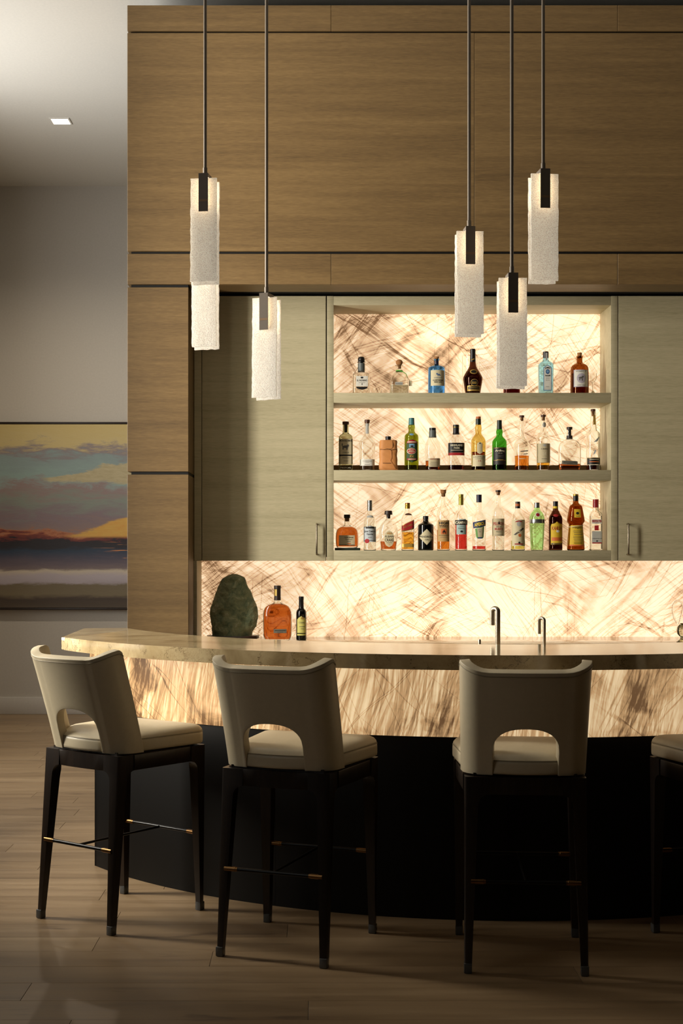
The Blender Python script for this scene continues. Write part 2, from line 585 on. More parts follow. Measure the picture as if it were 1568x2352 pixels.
# left wall with its windows: the bar room part stands further in than the hall part
XB = -2.0
wins = [(2.2, 3.6, 1.2, 4.0), (5.4, 6.5, 0.9, 4.0), (7.4, 9.4, 0.9, 4.2)]  # the first opening is added to let in the rear fill
wl = empty('wall_left', (XB, 0, 0), 0, 'dark plaster side wall with tall windows beside the stools', 'wall', kind='structure')
wh = empty('wall_hall', (XL, 0, 0), 0, 'plaster side wall of the hall', 'wall', kind='structure')
for par, y0, y1, ws in ((wl, YF, 7.0, wins[:2]), (wh, 7.0, BACK, wins[2:])):
    pm = 'dark_plaster' if par is wl else 'plaster'
    ys = [y0] + [q for w in ws for q in w[:2]] + [y1]
    for i in range(0, len(ys), 2):
        box('wall_section', -0.15, 0, ys[i], ys[i + 1], 0, CEIL, pm, par)
    for (a, b, c, d) in ws:
        box('wall_section', -0.15, 0, a, b, 0, c, pm, par)
        box('wall_section', -0.15, 0, a, b, d, CEIL, pm, par)
box('wall_section', XL - XB, -0.15, 6.85, 7.0, 0, CEIL, 'plaster', wl)
for i, (a, b, c, d) in enumerate(wins):
    w = empty('window_%d' % (i + 1), (XB if i < 2 else XL, 0, 0), 0, 'tall white framed window', 'window', kind='structure')
    t = 0.05
    box('frame_member', -0.13, 0.02, a, a + t, c, d, 'window_white', w)
    box('frame_member', -0.13, 0.02, b - t, b, c, d, 'window_white', w)
    box('frame_member', -0.13, 0.02, a, b, d - t, d, 'window_white', w)
    box('frame_member', -0.13, 0.02, a, b, c, c + t, 'window_white', w)
# unseen fins added behind the window to keep its light off the near floor
bay = bpy.data.objects['window_2']
for a, b, c, d in ((5.35, 5.40, 0.85, 4.05), (6.50, 6.55, 0.85, 4.05)):
    box('shade_fin', -0.75, -0.13, a, b, c, d, 'dark_plaster', bay)
box('shade_fin_lower', -0.75, -0.13, 5.35, 6.55, 0.85, 0.90, 'dark_plaster', bay)
box('shade_fin_upper', -0.75, -0.13, 5.35, 6.55, 4.0, 4.05, 'dark_plaster', bay)
tag(box('baseboard_back', XL, XR, BACK - 0.018, BACK, 0, 0.148, 'white_trim', None, 0.003), 'pale grey painted baseboard under the painting', 'baseboard', kind='structure')

# recessed square downlights of the hall ceiling
def downlight(x, y):
    r = empty('recessed_downlight', (x, y, CEIL), 0, 'small square recessed downlight glowing in the hall ceiling', 'ceiling light')
    s, t = 0.062, 0.012
    bm = bmesh.new()
    bm_box(bm, -s - t, s + t, -s - t, -s, -0.006, 0.0); bm_box(bm, -s - t, s + t, s, s + t, -0.006, 0)
    bm_box(bm, -s - t, -s, -s, s, -0.006, 0); bm_box(bm, s, s + t, -s, s, -0.006, 0)
    from_bm('trim_ring', bm, 'ceiling_paint', r)
    box('lens', -s, s, -s, s, -0.004, -0.0005, 'downlight_lamp', r)
    l = bpy.data.lights.new('downlight_beam', 'SPOT')
    l.energy = 240; l.spot_size = 2.5; l.spot_blend = 1.0; l.color = (1.0, 0.86, 0.68); l.shadow_soft_size = 0.06
    o = bpy.data.objects.new('downlight_beam', l); link(o, r)
    o.location = (0, 0, -0.02)
downlight(-1.89, 10.13)

# ------------------------------------------------------------------ oak panelled bar wall
DW, DC, DB = 7.55, 7.90, 8.20
XW0 = wX(292, DW)
XW1 = 4.6
bw = empty('wall_bar', (0, 0, 0), 0, 'tall brown oak panelled bar wall with black reveals', 'wall', kind='structure')
X2L, X2R = wX(433, DW), 2.405         # clear opening between the pilasters
zt = wZ(12, DW)
# dark cores behind the boards
box('core', XW0 + 0.02, XW1, DW + 0.018, DB + 0.35, wZ(653, DW) + 0.02, zt - 0.02, 'reveal_black', bw)
box('core', XW0 + 0.02, X2L - 0.004, DW + 0.018, DB + 0.35, 0.0, wZ(653, DW) + 0.02, 'reveal_black', bw)
box('core', X2R + 0.004, XW1, DW + 0.018, DB + 0.35, 0.0, wZ(653, DW) + 0.02, 'reveal_black', bw)
box('core', X2L - 0.004, X2R + 0.004, DB + 0.03, DB + 0.35, 0.0, wZ(653, DW) + 0.02, 'reveal_black', bw)
def panel(a, b, ya, yb, za, zb):
    return box('panel', a + 0.0008, b - 0.0008, ya, yb, za, zb, 'oak_brown', bw, 0.0016, 1)
xs1, xs2, xsm = wX(760, DW), wX(1418, DW), wX(1089, DW)
T = 0.022
for a, b in ((XW0, xs1), (xs1, xs2), (xs2, XW1)):
    panel(a, b, DW, DW + T, wZ(71, DW), zt)
    panel(a, b, DW, DW + T, wZ(653, DW), wZ(583, DW))
for a, b in ((XW0, xsm), (xsm, XW1)):
    panel(a, b, DW, DW + T, wZ(577, DW), wZ(75.5, DW))
# left and right faces of the top part
for za, zb in ((wZ(71, DW), zt), (wZ(577, DW), wZ(75.5, DW)), (wZ(653, DW), wZ(583, DW))):
    panel(XW0, XW0 + 0.02, DW + T, DB + 0.36, za, zb)
ZLOW = wZ(1288, DC)
pil = ((wZ(1083, DW), wZ(660, DW)), (0.0, wZ(1090, DW)))
for za, zb in pil:
    panel(XW0, X2L, DW, DW + T, za, zb)
    panel(X2L - 0.02, X2L, DW + T, DC + 0.02, za, zb)
    panel(XW0, XW0 + 0.02, DW + T, DB + 0.36, za, zb)
    panel(X2R, XW1, DW, DW + T, za, zb)
    panel(X2R, X2R + 0.02, DW + T, DC + 0.02, za, zb)
box('panel', X2L - 0.0092, wX(463, DB) - 0.0008, DC - 0.02, DB + 0.02, 0.0, ZLOW, 'oak_grey', bw, 0.0016, 1)       # return beside the backsplash
# soffit with its black slot
zs = wZ(653, DW)
box('soffit_board', X2L, X2R, DW + T, 7.77, zs, zs + 0.02, 'oak_brown', bw)
box('soffit_slot', X2L, X2R, 7.77, DC + 0.05, zs + 0.012, zs + 0.04, 'reveal_black', bw)

# ------------------------------------------------------------------ grey oak cabinets and niche
ZC0, ZC1 = wZ(1288, DC), wZ(680, DC)
def c_x(px): return wX(px, DC)
def c_z(py): return wZ(py, DC)

def handle(parent, x, z0, z1):
    y = DC - 0.018
    h = tube('handle', [(x, y, z1), (x, y - 0.033, z1), (x, y - 0.036, z1 - 0.003), (x, y - 0.036, z0 + 0.003), (x, y - 0.033, z0), (x, y, z0)], 0.0052, 'steel', parent, 10)
    h['label'] = 'brushed steel bar handle'
    return h

def cabinet(xa, xb, fa, fb, hx, label):
    r = empty('wall_cabinet', ((xa + xb) / 2, DC, ZC0), 0, label, 'cabinet')
    off = Vector(r.location)
    def sh(o): o.location = -off; return o
    sh(box('body', xa, xb, DC, DB - 0.002, ZC0, ZC1, 'oak_grey', r))
    d = sh(box('door', fa, fb, DC - 0.018, DC, ZC0 + 0.0005, ZC1 - 0.003, 'oak_grey', r, 0.0012, 1))
    handle(d, hx, c_z(1273), c_z(1204))
    return r, sh
r, sh = cabinet(X2L + 0.001, c_x(749), c_x(464.5), c_x(748), c_x(727), 'grey oak cabinet with tall door and bar handle, beside the oak pilaster')
sh(box('filler_strip', X2L + 0.001, c_x(463), DC - 0.018, DC, ZC0 + 0.0005, ZC1 - 0.003, 'oak_grey', r, 0.0012, 1))
xr = X2R - 0.001
cabinet(c_x(1417), xr, c_x(1418.5), xr, c_x(1438), 'shaded grey oak cabinet door with bar handle, beside the gin end of the bottle shelves')

su = empty('wall_niche', (c_x(1083.5), DC, ZC0), 0, 'grey oak lined niche with a glowing stone back behind the bottles', 'niche', kind='structure')
off = Vector(su.location)
def shb(*a, **k):
    o = box(*a, **k); o.location = -off; return o
xa, xb = c_x(750.5), c_x(1416.5)
ia, ib = c_x(766), c_x(1401)
YS = DC - 0.018
shb('side_panel', xa, ia, YS, DB - 0.002, ZC0, ZC1 - 0.003, 'oak_grey', su, 0.0012)
shb('side_panel', ib, xb, YS, DB - 0.002, ZC0, ZC1 - 0.003, 'oak_grey', su, 0.0012)
zsh = {}
for nm, a, b in (('top_rail', 680.5, 702), ('shelf', 903, 926), ('shelf', 1080, 1104), ('bottom_shelf', 1264, 1288)):
    if nm == 'top_rail':
        shb(nm, ia, ib, YS, DB - 0.012, c_z(b), c_z(a) - 0.003, 'oak_grey', su, 0.001)
        continue
    bd = empty('shelf_board', (c_x(1083.5), DC, c_z(b)), 0, {903: 'upper thick grey oak shelf carrying the seven widely spaced bottles', 1080: 'middle thick grey oak shelf carrying the bottle in the leather pouch', 1264: 'bottom grey oak shelf carrying the red aperitif bottles'}[a], 'shelf', 'bottle shelves in the niche')
    o = box('board', ia, ib, YS, DB - 0.012, c_z(b), c_z(a), 'oak_grey', bd, 0.001); o.location = -Vector(bd.location)
ZS = [c_z(903), c_z(1080), c_z(1264)]
shb('back_rail', ia, ib, DB - 0.03, DB - 0.012, ZS[1], wZ(1068.5, DB - 0.03), 'oak_brown', su)

on = shb('back_panel', ia - 0.002, ib + 0.002, DB - 0.012, DB - 0.002, c_z(1264) - 0.02, c_z(702) + 0.02, 'onyx_back', su)
on['label'] = 'backlit veined quartz panel'
sp = tag(box('backsplash', wX(463, DB), X2R - 0.004, DB, DB + 0.02, 0.905, ZC0 + 0.02, 'onyx_back'),
         'long backlit veined quartz backsplash glowing above the rear counter', 'backsplash')
# rear counter
tag(box('rear_worktop', wX(463, DB), X2R - 0.004, 7.56, DB, 0.872, 0.91, 'bar_marble', None, 0.003), 'polished beige marble worktop under the glowing backsplash', 'worktop')
rc = empty('base_cabinet', (0.85, 7.9, 0), 0, 'low oak cabinet run under the rear marble worktop', 'cabinet')
for i in range(5):
    a = -1.52 + i * 0.612
    box('door', a, a + 0.606, -0.312, -0.294, 0.1, 0.866, 'oak_brown', rc, 0.001)
box('body', -1.52, 1.54, -0.294, 0.28, 0.0, 0.872, 'oak_brown', rc)

# ------------------------------------------------------------------ curved bar
ZT, ZB = 1.05, 0.9957
def arc(cx, cy, R, xa, xb, n):
    """points of the near half of a circle from x=xa to x=xb"""
    a0 = math.asin((xa - cx) / R); a1 = math.asin((xb - cx) / R)
    return [(cx + R * math.sin(a0 + (a1 - a0) * i / n), cy - R * math.cos(a0 + (a1 - a0) * i / n)) for i in range(n + 1)]
front = arc(0.738, 7.111, 2.1736, -1.110, 2.586, 72)
rear = arc(0.818, 7.397, 1.8902, -0.93, 2.566, 60)
pts = front + [(2.60, 6.634)] + list(reversed(rear)) + [(-1.128, 6.634)]
tag(prism('marble_worktop', pts, ZB, ZT, 'bar_marble', None, 0.004), 'thick polished beige marble bar top curving in front of the stools', 'bar top')

bar = empty('bar_counter', (0.8, 5.9, 0), 0, 'curved bar counter with backlit stone front over a black base', 'bar counter')
def ring(name, cx, cy, R, th, xa, xb, z0, z1, mat, n=24):
    o = arc(cx, cy, R, xa, xb, n); i = []
    for (x, y) in reversed(o):
        v = Vector((x - cx, y - cy)).normalized() * (R - th)
        i.append((cx + v.x, cy + v.y))
    ob = prism(name, o + i, z0, z1, mat, bar, 0.0, 0.4)
    ob.location = -Vector(bar.location)
    return ob
CXB, CYB, RB = 0.8054, 7.524, 2.23
ZO = 0.706
for a, b in ((-1.035, -0.20), (-0.20, 0.78), (0.78, 1.80), (1.80, 2.645)):
    ring('stone_panel', CXB, CYB, RB + 0.006, 0.03, a, b, ZO, ZB, 'onyx_bar', 20)
seam = [-1.007, -0.17, wX(1166, 5.3), 1.75, 2.617]
for a, b in zip(seam[:-1], seam[1:]):
    ring('base_panel', CXB, CYB, RB, 0.03, a + 0.0005, b - 0.0005, 0.0, ZO, 'stone_black', 20)
def local_box(name, *a):
    o = box(name, *a, parent=bar); o.location = -Vector(bar.location); return o
local_box('end_panel', -1.007, -0.98, 6.22, 6.62, 0.0, ZB, 'stone_black')
local_box('end_panel', 2.59, 2.617, 6.22, 6.62, 0.0, ZB, 'stone_black')
o = prism('carcass', arc(CXB, CYB, RB - 0.032, -0.975, 2.585, 30) + [(2.585, 6.60), (-0.975, 6.60)], 0.0, 0.70, 'stone_black', bar); o.location = -Vector(bar.location)
# inner worktop behind the raised bar top, carrying the taps
wk = arc(0.818, 7.397, 1.86, -0.72, 2.35, 30)
o = prism('inner_worktop', wk + [(2.35, 6.60), (-0.72, 6.60)], 0.872, 0.905, 'bar_marble', bar, 0.002); o.location = -Vector(bar.location)
o = prism('inner_cabinet', arc(0.818, 7.397, 1.83, -0.70, 2.33, 30) + [(2.33, 6.57), (-0.70, 6.57)], 0.69, 0.873, 'stone_black', bar); o.location = -Vector(bar.location)

# ------------------------------------------------------------------ taps
def tap(px, dpx, rr, ytop, yend, spread, label):
    D = 5.95
    x = wX(px, D); r = rr
    zt = wZ(ytop, D)
    t = empty('tap', (x, D, 0.9055), 0, label, 'tap')
    w = spread / 2
    zc = zt - 0.905 - w
    ang = math.radians(112)
    dx, dy = math.cos(ang), math.sin(ang)
    dx, dy = -0.62, 0.78
    k = w / 0.62
    pts = [(0, 0, 0.0), (0, 0, zc * 0.5), (0, 0, zc)]
    for i in range(1, 13):
        a = PI * i / 12
        q = w * (1 - math.cos(a))
        pts.append((-q, q * 1.1, zc + w * 1.15 * math.sin(a)))
    ze = wZ(yend, D) - 0.905
    pts.append((-2 * w, 2 * w * 1.1, ze))
    tube('spout', pts, r, 'steel', t, 14)
    lathe('base_ring', [(0, r * 1.7), (0.012, r * 1.7), (0.016, r * 1.2)], 'steel', t)
    return t
tap(1143, 0, 0.0105, 1399, 1437, 0.021, 'tall brushed steel gooseneck tap behind the bar')
tap(1249.5, 0, 0.0068, 1421, 1457, 0.018, 'shorter slim brushed steel filter tap behind the bar')
sd = empty('soap_dispenser', (wX(1101, 5.95), 5.95, 0.905), 0, 'little round steel dispenser post beside the taller tap', 'dispenser')
lathe('post', [(0, 0.010), (0.01, 0.010), (0.012, 0.0056), (0.098, 0.0056), (0.10, 0.005)], 'steel', sd)
lathe('push_cap', [(0.10, 0.0058), (0.134, 0.0058), (0.136, 0.005)], 'steel', sd)

# ------------------------------------------------------------------ painting
PD = BACK - 0.05
px0, px1 = -2.86, -1.42
pz0, pz1 = wZ(1401, PD), wZ(969, PD)
painting_mat(px0 + 0.02, px1 - 0.02, pz0 + 0.02, pz1 - 0.02)
pt = empty('painting', (0, 0, 0), 0, 'wide seascape painting of a sunset over surf in a thin dark frame', 'painting')
ft = 0.016
for a in ((px0, px1, PD, BACK, pz1 - ft, pz1), (px0, px1, PD, BACK, pz0, pz0 + ft), (px0, px0 + ft, PD, BACK, pz0 + ft, pz1 - ft), (px1 - ft, px1, PD, BACK, pz0 + ft, pz1 - ft)):
    box('frame_strip', *a, 'frame_dark', pt, 0.002)
box('canvas', px0 + 0.02, px1 - 0.02, PD + 0.006, BACK - 0.002, pz0 + 0.02, pz1 - 0.02, 'seascape_canvas', pt)

# ------------------------------------------------------------------ bar stools
def smoothstep(a, b, x):
    t = max(0.0, min(1.0, (x - a) / (b - a)))
    return t * t * (3 - 2 * t)

def back_columns():
    """plan of the outer face of the curved back: list of (x, y, wing) from the left wing round to the right wing"""
    HW, RC, YR = 0.212, 0.085, -0.193
    half = []
    nx = [0.0, 0.018, 0.036, 0.053, 0.069, 0.083, 0.095, 0.103, 0.108, 0.110]
    for x in nx: half.append((x, YR - 0.016 * (1 - (x / 0.13) ** 2), 0.0))
    half.append((0.119, YR - 0.016 * (1 - (0.119 / 0.13) ** 2), 0.05))
    for i in range(0, 8):
        a = -PI / 2 + (PI / 2) * i / 7
        half.append((HW - RC + RC * math.cos(a), YR + RC + RC * math.sin(a), 0.12 + 0.6 * i / 7))
    for i, y in enumerate((-0.100, -0.092, -0.086, -0.082)):
        half.append((HW + 0.001 * (i + 1), y, 0.80 + 0.05 * i))
    left = [(-x, y, w) for (x, y, w) in reversed(half[1:])]
    return left + half

BZ0, BZT = 0.662, 1.020
def back_point(x, y, z):
    t = (z - BZ0) / (BZT - BZ0)
    s = 1 + 0.035 * t
    return (x * s, y - 0.112 * max(t, 0) ** 1.1, z)

def top_z(w):
    z = BZT + 0.036 * smoothstep(0.10, 0.80, w)
    return z - 0.010 * smoothstep(0.85, 0.96, w)

HWX, ZA0, ZA1 = 0.110, 0.750, 0.826
def arch_z(x):
    q = min(1.0, abs(x) / HWX)
    return ZA0 + (ZA1 - ZA0) * max(0.0, 1 - q ** 2.5) ** (1 / 2.2)

def make_stool():
    root = empty('bar_stool', (0, 0, 0))
    # --- backrest shell with arched opening
    cols = back_columns()
    verts, faces = [], []
    NU, NL = 12, 5
    up, lo = [], []
    for (x, y, w) in cols:
        inside = abs(x) < HWX - 1e-6
        zs_ = arch_z(x) if inside else ZA0
        zt_ = top_z(w)
        idx = []
        for i in range(NU + 1):
            z = zs_ + (zt_ - zs_) * i / NU
            idx.append(len(verts)); verts.append(back_point(x, y, z))
        up.append(idx)
        if inside: lo.append(None)
        else:
            l = []
            for i in range(NL):
                z = BZ0 + (ZA0 - BZ0) * i / NL
                l.append(len(verts)); verts.append(back_point(x, y, z))
            l.append(idx[0]); lo.append(l)
    for c in range(len(cols) - 1):
        for i in range(NU):
            faces.append((up[c][i], up[c + 1][i], up[c + 1][i + 1], up[c][i + 1]))
        if lo[c] and lo[c + 1] and not (abs(cols[c][0]) < HWX + 1e-6 and abs(cols[c + 1][0]) < HWX + 1e-6):
            for i in range(NL):
                faces.append((lo[c][i], lo[c + 1][i], lo[c + 1][i + 1], lo[c][i + 1]))
    b = mesh('backrest', verts, faces, 'leather', root, True)
    m = b.modifiers.new('thick', 'SOLIDIFY'); m.thickness = 0.034; m.offset = -1
    m = b.modifiers.new('soft', 'BEVEL'); m.width = 0.0115; m.segments = 4; m.limit_method = 'ANGLE'; m.angle_limit = 0.9
    # seams on the rim and around the arch
    rim = []
    for (x, y, w) in cols:
        X, Y, Z = back_point(x, y, top_z(w) - 0.013)
        rim.append((X, Y, Z))
    out = []
    for i, p in enumerate(rim):
        q0 = Vector(rim[max(i - 1, 0)]); q1 = Vector(rim[min(i + 1, len(rim) - 1)])
        t = (q1 - q0).normalized(); nrm = Vector((t.y, -t.x, 0)).normalized()
        out.append(Vector(p) + nrm * 0.0002)
    tube('rim_seam', out, 0.0018, 'leather_seam', b, 6)
    # --- cushion
    def outline(inset):
        q = []
        yf, hf, rc = 0.252, 0.238, 0.05
        def corner(cx, cy, r, k):
            r2 = max(r - inset, 0.004); e = min(r - inset - 0.004, 0)
            sx = math.copysign(1, math.cos((k + .5) * PI / 2)); sy = math.copysign(1, math.sin((k + .5) * PI / 2))
            for i in range(7):
                a = (k + i / 6) * PI / 2
                q.append((cx + e * sx + r2 * math.cos(a), cy + e * sy + r2 * math.sin(a)))
        corner(hf - rc, yf - rc, rc, 0); corner(-hf + rc, yf - rc, rc, 1)
        rear_ = [(0.2065, -0.090), (0.178, -0.130), (0.142, -0.165), (0.113, -0.196), (0.085, -0.201), (0.057, -0.2055), (0.028, -0.2085), (0.0, -0.2095)]
        ins = lambda p: (math.copysign(max(abs(p[0]) - inset * min(1, abs(p[0]) / 0.12), 0), p[0]), p[1] + inset)
        q.extend(ins((-x, y)) for x, y in rear_)
        q.extend(ins(p) for p in reversed(rear_[:-1]))
        return q
    layers = [(0.6645, 0.006), (0.668, 0.001), (0.676, 0.0), (0.700, 0.0), (0.709, 0.001), (0.7115, 0.0035), (0.714, 0.0015), (0.722, 0.004), (0.731, 0.012), (0.7375, 0.026), (0.742, 0.05), (0.746, 0.10), (0.748, 0.14)]
    verts, faces = [], []
    for z, ins in layers:
        for x, y in outline(ins): verts.append((x, y, z - 0.006 * smoothstep(-0.05, -0.22, y) * (z > 0.72)))
    n = 29
    for i in range(len(layers) - 1):
        for j in range(n):
            k = (j + 1) % n
            faces.append((i * n + j, i * n + k, (i + 1) * n + k, (i + 1) * n + j))
    faces.append(tuple(range(n - 1, -1, -1)))
    faces.append(tuple((len(layers) - 1) * n + j for j in range(n)))
    c = mesh('seat_cushion', verts, faces, 'leather', root, True, 1.0)
    tube('cushion_seam', [(x, y, 0.7115) for x, y in outline(0.0012)], 0.0016, 'leather_seam', c, 6, True)
    box('cushion_plinth', -0.175, 0.175, -0.185, 0.235, 0.650, 0.668, 'wenge', root)
    # --- legs with rounded knees, rails
    ZR0, ZR1 = 0.598, 0.657
    for sx in (-1, 1):
        for fy in (0, 1):
            if fy: ox, oy, fx, fyy = 0.232, 0.246, 0.2125 + 0.0125, 0.2325 + 0.0125
            else: ox, oy, fx, fyy = 0.205, -0.202, 0.195 + 0.0125, -0.2325 - 0.0125
            d = 1 if not fy else -1           # inward direction along y
            verts, faces = [], []
            prof = []
            for z in (0.0, 0.034, 0.15, 0.30, 0.45, 0.545):
                t = z / 0.56
                prof.append((z, 0.0245 + 0.0215 * t, 0.0))
            for i in range(7):
                a = (PI / 2) * i / 6
                prof.append((0.560 + (ZR0 - 0.560) * math.sin(a), 0.0465, 0.036 * (1 - math.cos(a))))
            prof.append((ZR1, 0.0465, 0.036))
            for z, wd, ex in prof:
                t = min(1.0, z / ZR1)
                X0 = fx + (ox - fx) * t; Y0 = fyy + (oy - fyy) * t
                w1 = wd + ex
                # octagon-ish section with a soft outer corner
                rc = 0.010
                loc = [(rc, 0), (rc * 0.3, rc * 0.3), (0, rc), (0, w1), (0.012, w1), (min(wd, w1), wd), (w1, 0.012), (w1, 0)] if ex > 0.001 else \
                      [(rc, 0), (rc * 0.3, rc * 0.3), (0, rc), (0, w1), (0.006, w1), (w1 - 0.001, w1 - 0.001), (w1, 0.006), (w1, 0)]
                for (u, v) in loc:
                    verts.append((sx * (X0 - u), Y0 + d * v, z))
            m_ = 8
            for i in range(len(prof) - 1):
                for j in range(m_):
                    k = (j + 1) % m_
                    faces.append((i * m_ + j, i * m_ + k, (i + 1) * m_ + k, (i + 1) * m_ + j))
            faces.append(tuple(range(m_ - 1, -1, -1)))
            faces.append(tuple((len(prof) - 1) * m_ + j for j in range(m_)))
            lg = mesh('leg', verts, faces, 'wenge', root, True, 0.7)
            bm = bmesh.new(); bm.from_mesh(lg.data); bmesh.ops.recalc_face_normals(bm, faces=bm.faces); bm.to_mesh(lg.data); bm.free()
            # clear-dark sleeve on the foot
            cx, cy = sx * (fx - 0.0125), fyy + d * 0.0125
            h = 0.0136
            fo = box('foot_cap', cx - h, cx + h, cy - h, cy + h, 0.0005, 0.034, 'foot_cap', lg, 0.003)
    # rails
    def rail(p, q, th):
        P, Q = Vector((*p, 0)), Vector((*q, 0))
        t = (Q - P).normalized(); nr = Vector((-t.y, t.x, 0)) * th
        prism('rail', [(P.x, P.y), (Q.x, Q.y), (Q.x + nr.x, Q.y + nr.y), (P.x + nr.x, P.y + nr.y)], ZR0, ZR1 - 0.0005, 'wenge', root, 0.002)
    rp = [(-0.13 + 0.26 * i / 8, -0.2015 - 0.007 * (1 - ((i - 4) / 4) ** 2)) for i in range(9)]
    prism('rail', rp + [(0.13, -0.176), (-0.13, -0.176)], ZR0, ZR1 - 0.0005, 'wenge', root, 0.002)
    rail((0.155, 0.2455), (-0.155, 0.2455), 0.026)
    rail((0.2085, -0.125), (0.2275, 0.168), 0.026)
    rail((-0.2275, 0.168), (-0.2085, -0.125), 0.026)
    # foot bars with brass ends
    for (hx, y) in ((0.1985, -0.2200), (0.2150, 0.2260)):
        z = 0.306
        fb = tube('foot_bar', [(-hx + 0.03, y, z), (hx - 0.03, y, z)], 0.0068, 'rod_black', root, 12)
        for s in (-1, 1):
            tube('brass_ferrule', [(s * (hx - 0.014), y, z), (s * (hx - 0.057), y, z), (s * (hx - 0.058), y, z), (s * (hx - 0.064), y, z)], [0.0090, 0.0090, 0.0078, 0.0078], 'brass', fb, 14)
    tube('stretcher', [(0, -0.2200, 0.306), (0, 0.2260, 0.306)], 0.0050, 'rod_black', root, 10)
    return root

stool0 = make_stool()
spots = [(-0.777, 5.406, 37.6, 'cream leather bar stool with dark legs, at the open end of the curved bar'),
         (-0.076, 4.990, 21.0, 'cream leather bar stool in front of the bar, second from its open end'),
         (0.720, 4.865, 4.4, 'cream leather bar stool facing the taps, third from the open end of the bar'),
         (1.519, 4.960, -12.4, 'cream leather bar stool beside the one facing the taps, fourth from the open end')]
for i, (x, y, h, lab) in enumerate(spots):
    o = stool0 if i == 0 else copy_tree(stool0)
    o.location = (x, y, 0.0); o.rotation_euler = (0, 0, -math.radians(h))
    tag(o, lab, 'bar stool', 'bar stools along the curved bar')

# ------------------------------------------------------------------ pendants
def slab_mesh(seed):
    rnd = random.Random(seed)
    w, h, t = 0.052, 0.40, 0.011
    NX, NZ = 6, 26
    verts, faces = [], []
    jl = [rnd.uniform(-0.0012, 0.0012) for _ in range(NZ + 1)]
    jr = [rnd.uniform(-0.0012, 0.0012) for _ in range(NZ + 1)]
    jb = [rnd.uniform(-0.0016, 0.0016) for _ in range(NX + 1)]
    for s in (-1, 1):
        for i in range(NZ + 1):
            for j in range(NX + 1):
                x = -w + 2 * w * j / NX; z = -h * i / NZ
                if j == 0: x += jl[i]
                if j == NX: x += jr[i]
                if i == NZ: z += jb[j]
                edge = min(j, NX - j, 1) * min(i, NZ - i, 1)
                verts.append((x, s * (t / 2 + (rnd.uniform(-0.0008, 0.0012) if edge else -0.001)), z))
    M = (NZ + 1) * (NX + 1)
    for i in range(NZ):
        for j in range(NX):
            a = i * (NX + 1) + j
            q = (a, a + 1, a + NX + 2, a + NX + 1)
            faces.append(tuple(reversed(q))); faces.append(tuple(M + k for k in q))
    per = [j for j in range(NX + 1)] + [i * (NX + 1) + NX for i in range(1, NZ + 1)] + [NZ * (NX + 1) + j for j in range(NX - 1, -1, -1)] + [i * (NX + 1) for i in range(NZ - 1, 0, -1)]
    for k in range(len(per)):
        a, b = per[k], per[(k + 1) % len(per)]
        faces.append((a, b, M + b, M + a))
    return verts, faces

def pendant(px_rod, ytop, D, yaw, seed, label, gx=0.0):
    x = wX(px_rod, D); z = wZ(ytop, D)        # glass top
    r = empty('pendant_light', (x, D, z), math.radians(yaw), label, 'pendant light', 'glass pendants over the bar')
    G = 0.020
    for s in (-1, 1):
        v, f = slab_mesh(seed * 2 + s)
        g = mesh('glass_slab', v, f, 'pendant_glass', r, True, 0.6)
        g.location = (gx, s * G, 0.0 if s < 0 else -0.006)
        g.rotation_euler = (0, math.radians(random.Random(seed + s).uniform(-0.35, 0.35)), 0)
    y = G + 0.0085
    bm = bmesh.new()
    bm_box(bm, -0.0185, 0.0185, -y - 0.004, -y, -0.130, 0.018)
    bm_box(bm, -0.0185, 0.0185, y, y + 0.004, -0.130, 0.018)
    bm_box(bm, -0.0185, 0.0185, -y, y, 0.0025, 0.018)
    bkt = from_bm('bracket', bm, 'pendant_bronze', r)
    box('inlay_band', -0.0175, 0.0175, -y - 0.0046, -y - 0.003, -0.092, -0.083, 'bronze_band', bkt)
    box('led_module', -0.014, 0.014, -0.008, 0.008, -0.118, 0.002, 'led', r)
    tube('collar', [(0, 0, 0.017), (0, 0, 0.046)], 0.0085, 'pendant_bronze', r, 14)
    tube('rod', [(0, 0, 0.04), (0, 0, CEIL - z - 0.01)], 0.0066, 'pendant_bronze', r, 12)
    lathe('ceiling_canopy', [(CEIL - z - 0.03, 0.05), (CEIL - z - 0.028, 0.06), (CEIL - z, 0.06)], 'pendant_bronze', r)
    return r


pendant(471, 413, 5.36, -9, 1, 'glowing textured glass pendant overlapping the one hung behind it, at the oak pilaster end')
pendant(471, 576, 5.69, -13, 2, 'glowing textured glass pendant hung behind and below another, in front of the oak pilaster edge')
pendant(612, 686, 5.55, -20, 3, 'glowing textured glass pendant hanging alone in front of the tall grey cabinet door')
pendant(1077, 534, 5.38, 4, 4, 'textured glass pendant above the bottle of dark liqueur, ending above the bottles')
pendant(1175, 641, 5.12, 2, 5, 'textured glass pendant hanging lowest of three, hiding most of a bottle on the top shelf')
pendant(1247, 403, 5.20, 6, 6, 'textured glass pendant hanging highest of three, wholly in front of the brown oak panelling')
